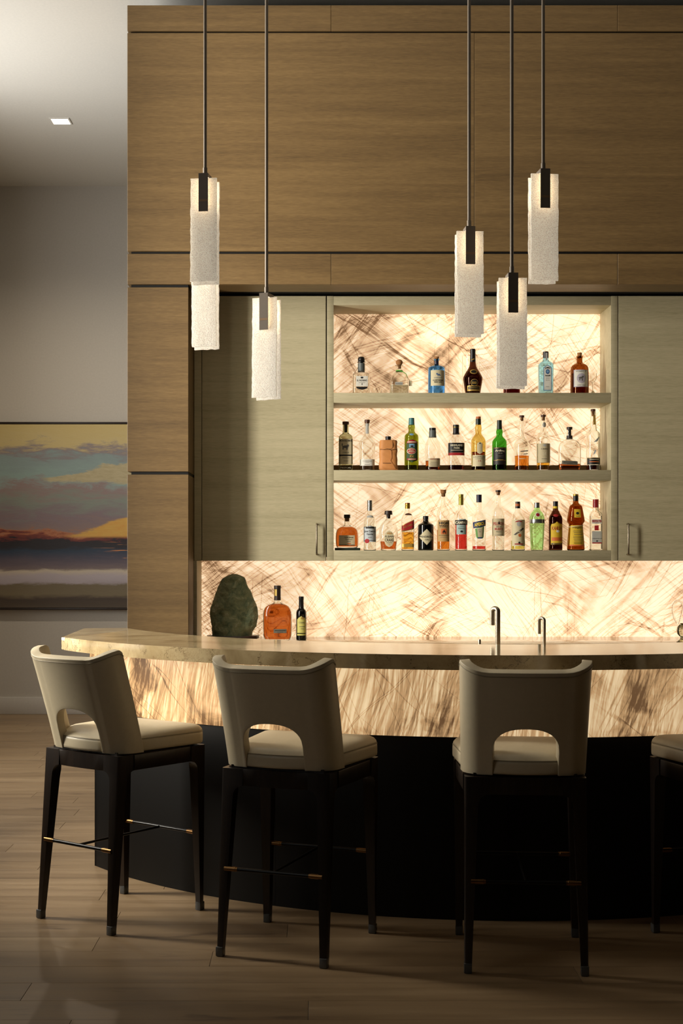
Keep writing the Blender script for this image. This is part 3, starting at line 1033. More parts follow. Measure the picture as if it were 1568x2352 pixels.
#@@BOTTLES@@
# ------------------------------------------------------------------ bottles: measured from the photograph
REG = {'A': (750, 780, 4.612), 'B': (1030, 780, 4.02), 'C': (760, 930, 4.7515), 'D': (1070, 930, 4.612),
       'E': (760, 1110, 6.817), 'F': (980, 1110, 7.467), 'G': (1160, 1110, 6.272), 'H': (440, 1280, 4.3556)}
DBOT = 7.99
glass('glass_clear', (0.985, 0.985, 0.97))
glass('glass_smoke', (0.80, 0.80, 0.70))
glass('glass_blue', (0.53, 0.76, 0.99))
glass('glass_aqua', (0.76, 0.92, 0.99))
glass('glass_brown', (0.52, 0.38, 0.31))
glass('glass_amber_brown', (0.68, 0.48, 0.29))
glass('glass_redbrown', (0.63, 0.42, 0.38))
glass('glass_green', (0.46, 0.76, 0.38))
glass('glass_olive', (0.7, 0.74, 0.46))
glass('glass_straw', (0.9, 0.83, 0.58))
glass('glass_lime', (0.84, 0.985, 0.8))
glass('liq_water', (0.97, 0.97, 0.95), 0, 1.33)
glass('liq_amber', (0.88, 0.52, 0.18), 0, 1.33)
glass('liq_gold', (0.93, 0.69, 0.24), 0, 1.33)
glass('liq_copper', (0.74, 0.38, 0.16), 0, 1.33)
glass('liq_red', (0.8, 0.22, 0.2), 0, 1.33)
glass('liq_dark', (0.46, 0.2, 0.13), 0, 1.33)
glass('liq_brown', (0.10, 0.03, 0.012), 0, 1.33)
glass('liq_olive', (0.84, 0.82, 0.4), 0, 1.33)
glass('liq_silver', (0.78, 0.80, 0.76), 0, 1.33)
def paper(name, rgb, rough=0.65):
    k = NT(name)
    c = lin(*rgb)
    nz = k.noise(k.coord(), 60, 3, 0.6)
    col = k.mix(nz, tuple(x * 0.9 for x in c[:3]) + (1,), c)
    k.p(Base_Color=col, Roughness=rough)
    tr = k.n('ShaderNodeBsdfTranslucent'); k.set(tr.inputs['Color'], col)
    mx = k.n('ShaderNodeMixShader'); mx.inputs[0].default_value = 0.12
    k.t.links.new(k.b.outputs[0], mx.inputs[1]); k.t.links.new(tr.outputs[0], mx.inputs[2])
    k.t.links.new(mx.outputs[0], k.out.inputs['Surface'])
    MATS[name] = k.m


simple('glass_black', (8, 8, 9), 0.08)
simple('cork', (172, 120, 72), 0.85)
simple('cap_black', (22, 21, 22), 0.35)
simple('cap_brown', (84, 48, 30), 0.45)
simple('cap_espresso', (48, 34, 26), 0.45)
simple('cap_grey', (96, 102, 100), 0.4)
simple('cap_silver', (176, 178, 176), 0.25, 0.9)
simple('cap_gold', (186, 150, 66), 0.3, 0.8)
simple('cap_olivegold', (176, 160, 74), 0.3, 0.6)
simple('cap_red', (150, 22, 30), 0.35)
simple('cap_teal', (70, 130, 136), 0.4)
simple('cap_navy', (28, 30, 58), 0.35)
simple('cap_green', (30, 44, 36), 0.35)
simple('cap_yellow', (226, 196, 40), 0.45)
simple('cap_orange', (190, 104, 52), 0.5)
paper('paper_white', (238, 236, 226))
paper('paper_cream', (232, 220, 182))
paper('paper_beige', (214, 200, 164))
paper('paper_kraft', (206, 168, 110))
paper('paper_grey', (190, 190, 184))
paper('paper_silver', (204, 212, 218))
paper('paper_lilac', (190, 182, 196))
paper('paper_ice', (178, 206, 202))
paper('paper_yellow', (236, 196, 48))
paper('paper_lemon', (222, 214, 120))
paper('paper_red', (176, 28, 34))
paper('paper_blue', (34, 62, 120))
paper('paper_sky', (124, 170, 206))
paper('paper_green', (120, 172, 96))
simple('paper_black', (24, 23, 22), 0.5)
paper('paper_bottlegreen', (58, 84, 48))
simple('ink_black', (26, 24, 22), 0.6)
simple('ink_grey', (96, 92, 86), 0.6)
simple('ink_gold', (200, 164, 84), 0.4, 0.4)
simple('ink_cream', (236, 226, 196), 0.6)
simple('ink_red', (170, 30, 32), 0.6)
simple('ink_orange', (214, 110, 50), 0.6)
simple('ink_yellow', (240, 206, 46), 0.6)
simple('ink_blue', (52, 96, 150), 0.6)
paper('etch_grey', (190, 200, 206))
simple('tan_leather', (212, 144, 82), 0.6)
simple('ribbon_green', (74, 168, 48), 0.5)
simple('metal_tag', (140, 136, 124), 0.4, 0.5)


def smooth_profile(p, it=2):
    for _ in range(it):
        q = [p[0]]
        for i in range(len(p) - 1):
            (z0, r0), (z1, r1) = p[i], p[i + 1]
            q.append((z0 * .75 + z1 * .25, r0 * .75 + r1 * .25))
            q.append((z0 * .25 + z1 * .75, r0 * .25 + r1 * .75))
        q.append(p[-1])
        p = q
    return p


class Bottle:
    """lofted bottle; all sizes are read in a zoomed crop of the photograph and turned into metres"""

    def __init__(s, name, label, reg, cx, zbase, prof, mat, n=2.0, depth=1.0, cat='bottle', group=None, D=DBOT, wall=0.0026, seg=36, solid=False, flute=0):
        s.reg, s.cx, s.D, s.n, s.depth, s.zb, s.wall, s.seg = reg, cx, D, n, depth, zbase, wall, seg
        ox, oy, sc = REG[reg]
        s.root = empty(name, (wX(ox + cx / sc, D), D, zbase), 0, label, cat, group)
        p = [(s.z(y), s.l(h)) for y, h in prof]
        p[-1] = (0.0, p[-1][1])
        zl, rl = p[-1]
        p[-1] = (0.010, rl)
        p.append((0.003, rl * 0.985)); p.append((0.0, rl * 0.90))
        s.p = smooth_profile(p)
        s.rmax = max(r for z, r in s.p)
        s.rmin = min(s.p[0][1], s.p[len(s.p) // 3][1])
        s.flute = flute
        if solid:
            s.body = s.loft('glass_body', list(reversed(s.p)), mat)
        else:
            ext = list(reversed(s.p))
            inn = [(z, max(r - wall, 0.001)) for z, r in s.p if z > 0.007]
            inn[-1] = (0.007, inn[-1][1])
            s.body = s.loft('glass_body', ext + inn, mat)

    def l(s, v): return v / REG[s.reg][2] * s.D / F
    def x(s, v): return s.l(v - s.cx)
    def z(s, y):
        ox, oy, sc = REG[s.reg]
        return wZ(oy + y / sc, s.D) - s.zb

    def section(s, r):
        k = max(0.0, min(1.0, (r - s.rmin) / max(s.rmax - s.rmin, 1e-4)))
        k = min(1.0, k * 1.25)
        return 2 + (s.n - 2) * k, 1 + (s.depth - 1) * k

    def ringpts(s, z, r):
        n, d = s.section(r)
        out = []
        for i in range(s.seg):
            a = 2 * PI * i / s.seg
            c, q = math.cos(a), math.sin(a)
            rr = r
            if s.flute and r > s.rmax * 0.8 and z < s.flute:
                rr = r * (1 - 0.05 * (i % 3 == 0))
            out.append((math.copysign(abs(c) ** (2 / n), c) * rr, math.copysign(abs(q) ** (2 / n), q) * rr * d, z))
        return out

    def loft(s, name, prof, mat, parent=None):
        verts, faces = [], []
        for z, r in prof: verts += s.ringpts(z, r)
        m, g = len(prof), s.seg
        for i in range(m - 1):
            for j in range(g):
                k = (j + 1) % g
                faces.append((i * g + j, i * g + k, (i + 1) * g + k, (i + 1) * g + j))
        faces.append(tuple(range(g - 1, -1, -1)))
        faces.append(tuple((m - 1) * g + j for j in range(g)))
        return mesh(name, verts, faces, mat, parent or s.root, True, 0.9)

    def radius(s, z):
        p = s.p
        for i in range(len(p) - 1):
            z0, z1 = p[i][0], p[i + 1][0]
            if z1 <= z <= z0:
                t = (z - z1) / max(z0 - z1, 1e-9)
                return p[i + 1][1] + (p[i][1] - p[i + 1][1]) * t
        return p[0][1] if z > p[0][0] else p[-1][1]

    def surf(s, x, z):
        r = s.radius(z)
        n, d = s.section(r)
        q = min(0.9995, abs(x) / max(r, 1e-6))
        return -r * d * (1 - q ** n) ** (1 / n)

    def liquid(s, ytop, mat):
        zt = s.z(ytop)
        g = s.wall + 0.0003
        pr = [(0.0075, max(s.radius(0.0075) - g, .001))]
        for z, r in reversed(s.p):
            if 0.009 < z < zt - 0.0005: pr.append((z, max(r - g, 0.001)))
        pr.append((zt, max(s.radius(zt) - g, 0.001)))
        return s.loft('liquid', pr, mat)

    def cap(s, name, prof, mat, seg=24):
        """prof: (y, half width) from top to bottom"""
        p = [(s.z(y), s.l(h)) for y, h in reversed(prof)]
        return lathe(name, p, mat, s.root, seg, sharp=0.5)

    def patch(s, name, outline, mat, parent=None, lift=0.0006, nx=12, nz=10):
        """paper label: convex outline in crop pixels, laid on the front of the glass"""
        P = [(s.x(a), s.z(b)) for a, b in outline]
        zlo, zhi = min(p[1] for p in P), max(p[1] for p in P)
        verts, faces = [], []
        m = len(P)
        for i in range(nz + 1):
            z = zlo + (zhi - zlo) * (0.002 + 0.996 * i / nz)
            xs = []
            for k in range(m):
                (x0, z0), (x1, z1) = P[k], P[(k + 1) % m]
                if (z0 - z) * (z1 - z) <= 0 and abs(z1 - z0) > 1e-9:
                    xs.append(x0 + (x1 - x0) * (z - z0) / (z1 - z0))
            a, b = min(xs), max(xs)
            for j in range(nx + 1):
                x = a + (b - a) * j / nx
                r = s.radius(z) * 0.985
                x = max(-r, min(r, x))
                verts.append((x, s.surf(x, z) - lift, z))
        for i in range(nz):
            for j in range(nx):
                a = i * (nx + 1) + j
                faces.append((a, a + 1, a + nx + 2, a + nx + 1))
        return mesh(name, verts, faces, mat, parent or s.root, True)

    def rect(s, name, x0, x1, y0, y1, mat, parent=None, lift=0.0006, **k):
        return s.patch(name, [(x0, y0), (x1, y0), (x1, y1), (x0, y1)], mat, parent, lift, **k)

    def oval(s, name, cx, cy, rx, ry, mat, parent=None, lift=0.0006):
        return s.patch(name, [(cx + rx * math.cos(2 * PI * i / 28), cy + ry * math.sin(2 * PI * i / 28)) for i in range(28)], mat, parent, lift, 10, 12)

    def text(s, body, cx, cy, w, h, mat, parent, lift=0.0012, bold=0.0, tilt=0.0, arch=0.0):
        if body == '-':                 # print too small to read in the photograph
            c_, s_ = math.cos(tilt), math.sin(tilt)
            q = [(cx + u * c_ - v * s_, cy - u * s_ - v * c_) for u, v in ((-w / 2, h * .28), (w / 2, h * .28), (w / 2, -h * .28), (-w / 2, -h * .28))]
            return s.patch('print_line', q, mat, parent, lift, 10, 2)
        cu = bpy.data.curves.new('lettering', 'FONT')
        cu.body = body; cu.align_x = 'CENTER'; cu.align_y = 'CENTER'; cu.size = 1.0; cu.resolution_u = 2
        cu.offset = bold
        tmp = bpy.data.objects.new('lettering_tmp', cu)
        me = tmp.to_mesh()
        V = [v.co.copy() for v in me.vertices]
        Fc = [tuple(p.vertices) for p in me.polygons]
        tmp.to_mesh_clear()
        bpy.data.objects.remove(tmp); bpy.data.curves.remove(cu)
        if not V: return None
        x0, x1 = min(v.x for v in V), max(v.x for v in V); y0, y1 = min(v.y for v in V), max(v.y for v in V)
        out = []
        for v in V:
            u = ((v.x - x0) / (x1 - x0) - 0.5) * w
            q = ((v.y - y0) / max(y1 - y0, 1e-6) - 0.5) * h
            q -= arch * (u / (w / 2)) ** 2
            X = s.x(cx + u * math.cos(tilt) - q * math.sin(tilt)); Z = s.z(cy - u * math.sin(tilt) - q * math.cos(tilt))
            r = s.radius(Z) * 0.99; X = max(-r, min(r, X))
            out.append((X, s.surf(X, Z) - lift, Z))
        return mesh('lettering', out, Fc, mat, parent)


G1, G2, G3 = 'bottles on the top shelf', 'bottles on the middle shelf', 'bottles on the bottom shelf'
Z1, Z2, Z3 = ZS

# ---- top shelf
b = Bottle('tequila_bottle', 'square clear bottle with round black stopper, white label and hanging cord', 'A', 367, Z1,
           [(243, 36), (252, 36), (340, 36), (350, 46), (360, 80), (372, 90), (400, 92), (566, 92)], 'glass_clear', 5.5, 0.85, group=G1)
b.cap('stopper', [(183, 22), (190, 32), (205, 37), (222, 37), (234, 30), (235, 42), (243, 42), (244, 20), (262, 20)], 'cap_black')
b.cap('neck_sleeve', [(252, 37.5), (340, 37.5)], 'cap_grey')
b.liquid(520, 'liq_water')
p = b.rect('front_label', 308, 434, 395, 505, 'paper_white')
b.text('EL PADRINO', 371, 442, 106, 19, 'ink_black', p, bold=0.02); b.text('-', 371, 466, 70, 6, 'ink_grey', p); b.oval('emblem', 371, 412, 15, 10, 'ink_black', p, 0.0012); b.rect('emblem', 368, 375, 472, 490, 'ink_black', p, 0.0012)
b.patch('lower_label', [(308, 508), (434, 508), (425, 525), (400, 536), (371, 540), (342, 536), (317, 525)], 'paper_black')
tube('cord', [(b.x(331), -0.02, b.z(300)), (b.x(318), -0.03, b.z(325)), (b.x(300), b.surf(b.x(300), b.z(352)) - .004, b.z(345)), (b.x(278), b.surf(b.x(280), b.z(380)) - .003, b.z(380))], 0.0011, 'ink_black', b.root, 6)

b = Bottle('tequila_bottle', 'squat clear bottle with round cork ball and green ribbon at the neck', 'A', 768, Z1,
           [(270, 42), (276, 44), (280, 33), (320, 32), (335, 38), (352, 54), (375, 73), (405, 88), (445, 98), (480, 102), (566, 102)], 'glass_clear', 4.5, 0.85, group=G1)
b.cap('cork_ball', [(212, 12), (217, 24), (228, 34), (242, 38), (256, 34), (268, 26), (270, 24), (272, 20), (308, 18)], 'cork')
b.liquid(488, 'liq_silver')
p = b.rect('front_label', 720, 800, 459, 490, 'paper_grey'); b.text('PATRÓN', 760, 475, 66, 17, 'ink_grey', p)
b.cap('neck_ribbon', [(326, 36), (340, 41)], 'ribbon_green')
tube('ribbon_tail', [(b.x(770), -0.022, b.z(332)), (b.x(800), -0.028, b.z(345)), (b.x(835), b.surf(b.x(820), b.z(385)) - .004, b.z(372)), (b.x(862), -0.022, b.z(420)), (b.x(905), -0.02, b.z(470))], [0.0024, 0.0024, 0.0022, 0.0010, 0.0007], 'ribbon_green', b.root, 6)
box('paper_tag', b.x(868), b.x(900), -0.030, -0.0292, b.z(498), b.z(440), 'paper_beige', b.root)

b = Bottle('gin_bottle', 'blue round-shouldered bottle with cork stopper and tall beige label', 'A', 1163, Z1,
           [(206, 27), (222, 27), (225, 22), (268, 22), (276, 34), (284, 62), (294, 82), (312, 89), (566, 89)], 'glass_blue', 2.0, 1.0, group=G1)
b.cap('cork_stopper', [(182, 27), (204, 22), (207, 18), (225, 17)], 'cork')
b.cap('neck_sleeve', [(226, 23.5), (268, 23.5)], 'cap_navy')
b.liquid(322, 'liq_water')
p = b.rect('front_label', 1097, 1243, 333, 498, 'paper_cream')
b.text('GUNPOWDER', 1172, 441, 112, 16, 'ink_black', p, bold=0.02); b.text('IRISH GIN', 1172, 460, 82, 15, 'ink_black', p, bold=0.02); b.text('DRUMSHANBO', 1172, 414, 84, 8, 'ink_blue', p)
for q in ((1160, 374, 8, 9), (1176, 380, 15, 6), (1190, 388, 7, 7), (1172, 392, 9, 4)): b.oval('emblem', *q, 'ink_blue', p, 0.0012)
tube('paper_sprig', [(b.x(1150), -.003, b.z(205)), (b.x(1140), -.004, b.z(180)), (b.x(1120), -.005, b.z(152)), (b.x(1097), -.006, b.z(138))], 0.0007, 'paper_kraft', b.root, 6)

b = Bottle('liqueur_bottle', 'dark brown pear-shaped bottle with a long black neck and gold seal', 'B', 223, Z1,
           [(92, 22), (130, 23), (180, 24), (235, 29), (262, 38), (290, 56), (320, 74), (345, 87), (362, 90), (390, 87), (440, 78), (494, 69)], 'glass_brown', 2.0, 1.0, group=G1)
b.cap('foil_cap', [(87, 22), (92, 25.5), (126, 25.5), (130, 24.5), (205, 26.5)], 'cap_black')
b.liquid(300, 'liq_dark')
p = b.oval('seal_label', 224, 304, 35, 23, 'ink_gold'); b.oval('seal_centre', 224, 304, 25, 15, 'paper_black', p, 0.0012)
p = b.oval('round_label', 228, 406, 35, 33, 'ink_gold'); b.oval('disc', 228, 406, 31, 29, 'paper_black', p, 0.001); b.text('B&B', 228, 408, 42, 22, 'ink_gold', p, 0.0016, 0.02)
p = b.rect('front_label', 166, 283, 433, 482, 'ink_gold'); b.rect('panel', 174, 277, 441, 467, 'paper_black', p, 0.0011); b.text('-', 226, 454, 88, 9, 'ink_gold', p, 0.0016)
b.text('-', 221, 186, 30, 18, 'ink_gold', b.root, 0.0036, tilt=0.3)

b = Bottle('brandy_bottle', 'dark red bottle mostly hidden behind the lowest hanging glass pendant', 'B', 581, Z1,
           [(170, 24), (260, 25), (285, 36), (310, 58), (340, 74), (494, 76)], 'glass_redbrown', 3.0, 0.8, group=G1)
b.cap('cap', [(120, 26), (172, 26)], 'cap_black'); b.liquid(300, 'liq_dark')

b = Bottle('gin_bottle', 'pale aqua square bottle with black cap and pale arched label', 'B', 896, Z1,
           [(168, 26), (190, 27), (200, 32), (212, 52), (226, 66), (240, 69), (360, 67), (494, 65)], 'glass_aqua', 5.0, 0.7, group=G1)
b.cap('cap', [(112, 24), (114, 26.5), (170, 26.5)], 'cap_black'); box('tax_strip', b.x(889), b.x(907), -.0175, -.0168, b.z(195), b.z(124), 'paper_grey', b.root)
b.liquid(250, 'liq_water')
ar = lambda x0, x1, y0, y1, k: [((x0 + x1) / 2 + (x1 - x0) / 2 * math.cos(PI * i / 10), y0 + k - k * math.sin(PI * i / 10)) for i in range(11)] + [(x0, y1), (x1, y1)]
p = b.patch('front_label', ar(866, 945, 240, 478, 18), 'paper_sky'); p2 = b.patch('label_field', ar(873, 938, 247, 470, 15), 'paper_white', p, 0.001)
b.text('BOMBAY', 906, 266, 46, 15, 'ink_black', p, 0.0016, 0.02, arch=7); b.text('SAPPHIRE', 906, 341, 48, 13, 'ink_black', p, 0.0016, 0.02, arch=-5)
b.oval('medallion', 906, 302, 18, 23, 'ink_blue', p, 0.0013); b.oval('jewel', 906, 300, 11, 13, 'paper_sky', p, 0.0017); b.text('DRY GIN', 906, 380, 34, 7, 'ink_grey', p, 0.0016); b.text('-', 906, 362, 34, 5, 'ink_grey', p, 0.0016); b.text('-', 906, 440, 30, 5, 'ink_grey', p, 0.0016)

b = Bottle('gin_bottle', 'brown apothecary bottle with cork and lilac stamp label', 'B', 1208, Z1,
           [(155, 31), (162, 31), (165, 26), (212, 26), (222, 36), (232, 58), (246, 74), (270, 83), (494, 84)], 'glass_amber_brown', 2.0, 1.0, group=G1)
b.cap('cork_stopper', [(122, 22), (154, 20), (155, 18), (170, 18)], 'cork')
b.liquid(318, 'liq_dark')
p = b.rect('front_label', 1144, 1275, 287, 446, 'paper_lilac'); b.rect('label_border', 1150, 1269, 293, 440, 'paper_white', p, 0.001); b.oval('crest', 1210, 366, 42, 46, 'paper_lilac', p, 0.0014)
b.text('MONKEY 47', 1210, 302, 96, 12, 'ink_black', p, 0.0015); b.text('DRY GIN', 1210, 430, 70, 9, 'ink_black', p, 0.0015)
for q in ((1204, 362, 20, 9), (1222, 352, 9, 8), (1194, 378, 5, 12), (1216, 380, 5, 12)): b.oval('emblem', *q, 'ink_grey', p, 0.0018)

def goblet(name, label, reg, cx, zb, prof, D=DBOT, cat='glass', group=None):
    b = Bottle.__new__(Bottle)
    b.reg, b.cx, b.D, b.zb = reg, cx, D, zb
    ox, oy, sc = REG[reg]
    b.root = empty(name, (wX(ox + cx / sc, D), D, zb), 0, label, cat, group)
    out = [(max(b.z(y), 0), b.l(h)) for y, h in prof]
    return b, out
b, pr = goblet('cordial_glass', 'tiny clear stemmed cordial glass beside the brown apothecary bottle', 'B', 1332, Z1,
               [(310, 34), (335, 35), (360, 32), (382, 22), (395, 9), (410, 7), (470, 7), (482, 12), (494, 28)], 8.02)
wall = [(z, max(r - 0.0012, 0.0008)) for z, r in pr[:5]]
pr[-1] = (0.0, pr[-1][1]); pr.insert(-1, (0.0015, pr[-1][1]))
bowl = list(reversed(pr)) + wall
lathe('bowl_and_stem', bowl, 'glass_clear', b.root, 24)
for nm, lab, cx, y0, h in (('shot_glass', 'small clear tumbler beside the bottle with the hanging cord', 527, 515, 56), ('shot_glass', 'lower clear dish-like tumbler between the two clear tequila bottles', 618, 536, 28)):
    b, pr = goblet(nm, lab, 'A', cx, Z1, [(y0, h), (566, h * 0.9)], 8.08, group='tumblers on the top shelf')
    z1, r1 = pr[0]; r0 = pr[1][1]
    lathe('tumbler', [(0, r0 * .95), (0.002, r0), (z1, r1), (z1, r1 - .0015), (0.006, r0 - .0015), (0.006, 0.001)], 'glass_clear', b.root, 28)
b, pr = goblet('glass_jug', 'clear glass jug with a loop handle behind the dark pear-shaped bottle', 'B', 205, Z1, [(150, 82), (494, 80)], 8.12, 'jug')
z1, r1 = pr[0]
lathe('jug_body', [(0, r1 * .93), (0.003, r1), (z1, r1), (z1, r1 - .002), (0.006, r1 - .002), (0.006, 0.001)], 'glass_clear', b.root, 32)
tube('handle', [(b.x(283), -.004, b.z(290)), (b.x(315), -.004, b.z(268)), (b.x(345), -.004, b.z(278)), (b.x(358), -.004, b.z(310)), (b.x(345), -.004, b.z(360)), (b.x(318), -.004, b.z(395)), (b.x(283), -.004, b.z(410))], 0.0032, 'glass_clear', b.root, 10)

# ---- middle shelf
b = Bottle('mezcal_bottle', 'square smoky bottle with brown cap and tall beige animal label', 'C', 160, Z2,
           [(214, 31), (300, 31), (315, 38), (328, 58), (345, 72), (370, 77), (712, 77)], 'glass_smoke', 6.0, 0.9, group=G2)
b.cap('cap', [(183, 36), (214, 36), (216, 30)], 'cap_brown'); b.cap('inner_stopper', [(216, 18), (300, 16)], 'ink_grey')
p = b.rect('front_label', 86, 234, 375, 652, 'paper_beige')
b.text('MONTELOBOS', 160, 396, 134, 18, 'ink_black', p, bold=0.03); b.text('TOBALÁ', 160, 523, 70, 12, 'ink_black', p, bold=0.02)
b.rect('stripe', 88, 232, 547, 563, 'ink_black', p, 0.0011); b.text('-', 160, 582, 80, 8, 'ink_grey', p); b.text('-', 160, 617, 50, 8, 'ink_grey', p)
for q in ((155, 462, 34, 14), (182, 448, 14, 12), (130, 480, 7, 16), (172, 482, 8, 16), (120, 440, 6, 18)): b.oval('emblem', *q, 'ink_grey', p, 0.0013)
b.text('MEZCAL', 160, 690, 118, 15, 'ink_cream', b.root)

b = Bottle('tequila_bottle', 'tall empty-looking clear bottle with broad white label low on its body', 'C', 394, Z2,
           [(196, 29), (310, 30), (335, 40), (362, 60), (388, 78), (412, 89), (440, 88), (560, 84), (712, 83)], 'glass_clear', 2.6, 0.95, group=G2)
b.cap('cap', [(163, 29), (197, 29)], 'cap_brown'); b.cap('cork', [(197, 22), (230, 21)], 'cork'); b.rect('neck_strip', 376, 410, 205, 318, 'paper_grey')
b.liquid(672, 'liq_water')
p = b.rect('front_label', 314, 474, 597, 668, 'paper_white'); b.text('CODIGO', 392, 618, 98, 13, 'ink_grey', p); b.text('1530', 392, 633, 40, 8, 'ink_grey', p); b.text('-', 392, 657, 60, 6, 'ink_grey', p)

b = Bottle('wrapped_bottle', 'bottle wrapped in a laced tan leather pouch with a black cap', 'C', 624, Z2,
           [(386, 70), (388, 96), (420, 97), (500, 99), (560, 96), (640, 100), (690, 104), (704, 106), (712, 98)], 'tan_leather', 3.5, 0.62, group=G2, solid=True)
b.body.name = 'leather_pouch'
bm = bmesh.new(); bm.from_mesh(b.body.data)
for v in bm.verts:
    v.co.y += 0.0016 * math.sin(v.co.z * 160 + v.co.x * 90); v.co.x += 0.0012 * math.sin(v.co.z * 120)
bm.to_mesh(b.body.data); bm.free()
b.cap('cap', [(345, 31), (386, 31), (388, 28)], 'cap_black')
p = b.patch('front_flap', [(528, 390), (668, 390), (668, 478), (600, 492), (528, 488)], 'tan_leather', None, 0.0035)
b.text('-', 610, 640, 96, 10, 'cap_brown', b.root, 0.0016)
tube('lace', [(b.x(x), b.surf(b.x(x), b.z(y)) - .004, b.z(y)) for x, y in ((530, 488), (575, 492), (612, 485), (650, 496), (700, 488), (718, 492))], 0.0012, 'ink_black', b.root, 6)
tube('lace', [(b.x(x), b.surf(b.x(x), b.z(y)) - .005, b.z(y)) for x, y in ((640, 495), (652, 530), (648, 580), (640, 610), (662, 650), (690, 690), (700, 704))] + [(b.x(735), -.035, 0.003), (b.x(775), -.035, 0.003)], 0.0013, 'tan_leather', b.root, 6)

b = Bottle('whiskey_bottle', 'green bottle with teal cap and ornate red and blue round label', 'C', 878, Z2,
           [(216, 32), (224, 37), (245, 39), (260, 36), (268, 33), (302, 36), (314, 56), (328, 71), (350, 78), (712, 79)], 'glass_olive', 2.0, 1.0, group=G2)
b.cap('cap', [(143, 28), (145, 30), (218, 33.5)], 'cap_teal'); b.liquid(330, 'liq_olive')
p = b.patch('front_label', [(820, 400), (845, 385), (878, 380), (910, 385), (938, 400), (940, 610), (915, 627), (878, 632), (842, 627), (818, 610)], 'paper_bottlegreen')
b.patch('arch_band', [(822, 405), (848, 391), (878, 387), (908, 391), (935, 405), (935, 422), (822, 422)], 'paper_red', p, 0.001); b.text('-', 878, 410, 100, 16, 'ink_cream', p, 0.0015, 0.03, arch=4)
b.rect('picture_panel', 848, 905, 430, 468, 'paper_sky', p, 0.001); b.rect('hat', 862, 892, 448, 466, 'ink_black', p, 0.0014)
b.oval('oval_panel', 873, 510, 50, 34, 'ink_cream', p, 0.001); b.oval('oval_field', 873, 510, 45, 29, 'paper_red', p, 0.0014); b.text('IRISH', 873, 498, 50, 11, 'ink_cream', p, 0.0018, 0.02); b.text('WHISKEY', 873, 517, 76, 14, 'ink_cream', p, 0.0018, 0.02)
b.text('PX', 878, 566, 46, 24, 'ink_gold', p, 0.0014, 0.03); b.rect('lower_band', 826, 930, 588, 606, 'paper_red', p, 0.001); b.text('-', 878, 597, 80, 11, 'ink_cream', p, 0.0015)
b.oval('neck_seal', 874, 327, 24, 12, 'paper_sky')

b = Bottle('whisky_bottle', 'low clear bottle with grey wax neck and pale pink label', 'C', 1108, Z2,
           [(340, 40), (358, 44), (385, 58), (420, 76), (455, 85), (500, 86), (712, 82)], 'glass_clear', 2.2, 0.95, group=G2)
b.cap('cap', [(252, 37), (278, 37)], 'cap_black'); b.cap('wax_sleeve', [(278, 37), (300, 40), (330, 39), (356, 44)], 'cap_grey'); b.liquid(612, 'liq_copper')
p = b.rect('front_label', 1057, 1186, 586, 680, 'paper_beige'); b.text('ABERLOUR', 1121, 597, 100, 13, 'ink_red', p); b.text('-', 1121, 632, 84, 7, 'ink_grey', p); b.text('-', 1121, 648, 100, 6, 'ink_grey', p); b.text('-', 1121, 663, 90, 6, 'ink_grey', p)

b = Bottle('whisky_bottle', 'broad clear bottle with black cap and black and red label', 'C', 1364, Z2,
           [(310, 38), (326, 42), (345, 58), (365, 78), (388, 90), (420, 93), (712, 90)], 'glass_clear', 2.6, 0.8, group=G2)
b.cap('cap', [(218, 34), (240, 34), (242, 31), (250, 33), (300, 34), (322, 38)], 'cap_black'); b.cap('gold_ring', [(242, 34.5), (247, 34.5)], 'cap_gold'); b.liquid(660, 'liq_dark')
p = b.rect('front_label', 1274, 1454, 418, 526, 'paper_black'); b.text('HIGHLAND', 1366, 445, 136, 22, 'ink_cream', p, bold=0.02); b.text('PARK', 1366, 475, 66, 19, 'ink_cream', p, bold=0.02); b.text('-', 1366, 500, 130, 7, 'ink_cream', p)
b.rect('red_band', 1274, 1454, 526, 555, 'paper_red', p)

b = Bottle('whisky_bottle', 'straw-coloured bottle with orange stopper, wide cream label and tall oval badge', 'D', 130, Z2,
           [(205, 29), (225, 32), (245, 36), (270, 34), (300, 30), (318, 38), (342, 58), (366, 73), (390, 78), (692, 74)], 'glass_straw', 2.0, 1.0, group=G2)
b.cap('stopper', [(125, 26), (148, 26)], 'cap_orange'); b.cap('neck_sleeve', [(148, 28), (210, 29.5)], 'cap_green'); b.liquid(500, 'liq_dark')
p = b.rect('front_label', 54, 204, 535, 655, 'paper_cream'); b.text('LAGAVULIN', 132, 556, 122, 15, 'ink_grey', p); b.text('16', 136, 597, 32, 17, 'ink_red', p); b.text('-', 132, 576, 92, 6, 'ink_grey', p)
p = b.patch('badge_label', [(137 + 30 * math.cos(a), (425 if math.sin(a) < 0 else 498) + 28 * math.sin(a)) for a in [2 * PI * i / 24 + 0.01 for i in range(24)]], 'paper_cream'); b.oval('crest', 137, 412, 6, 8, 'ink_black', p, 0.0012)

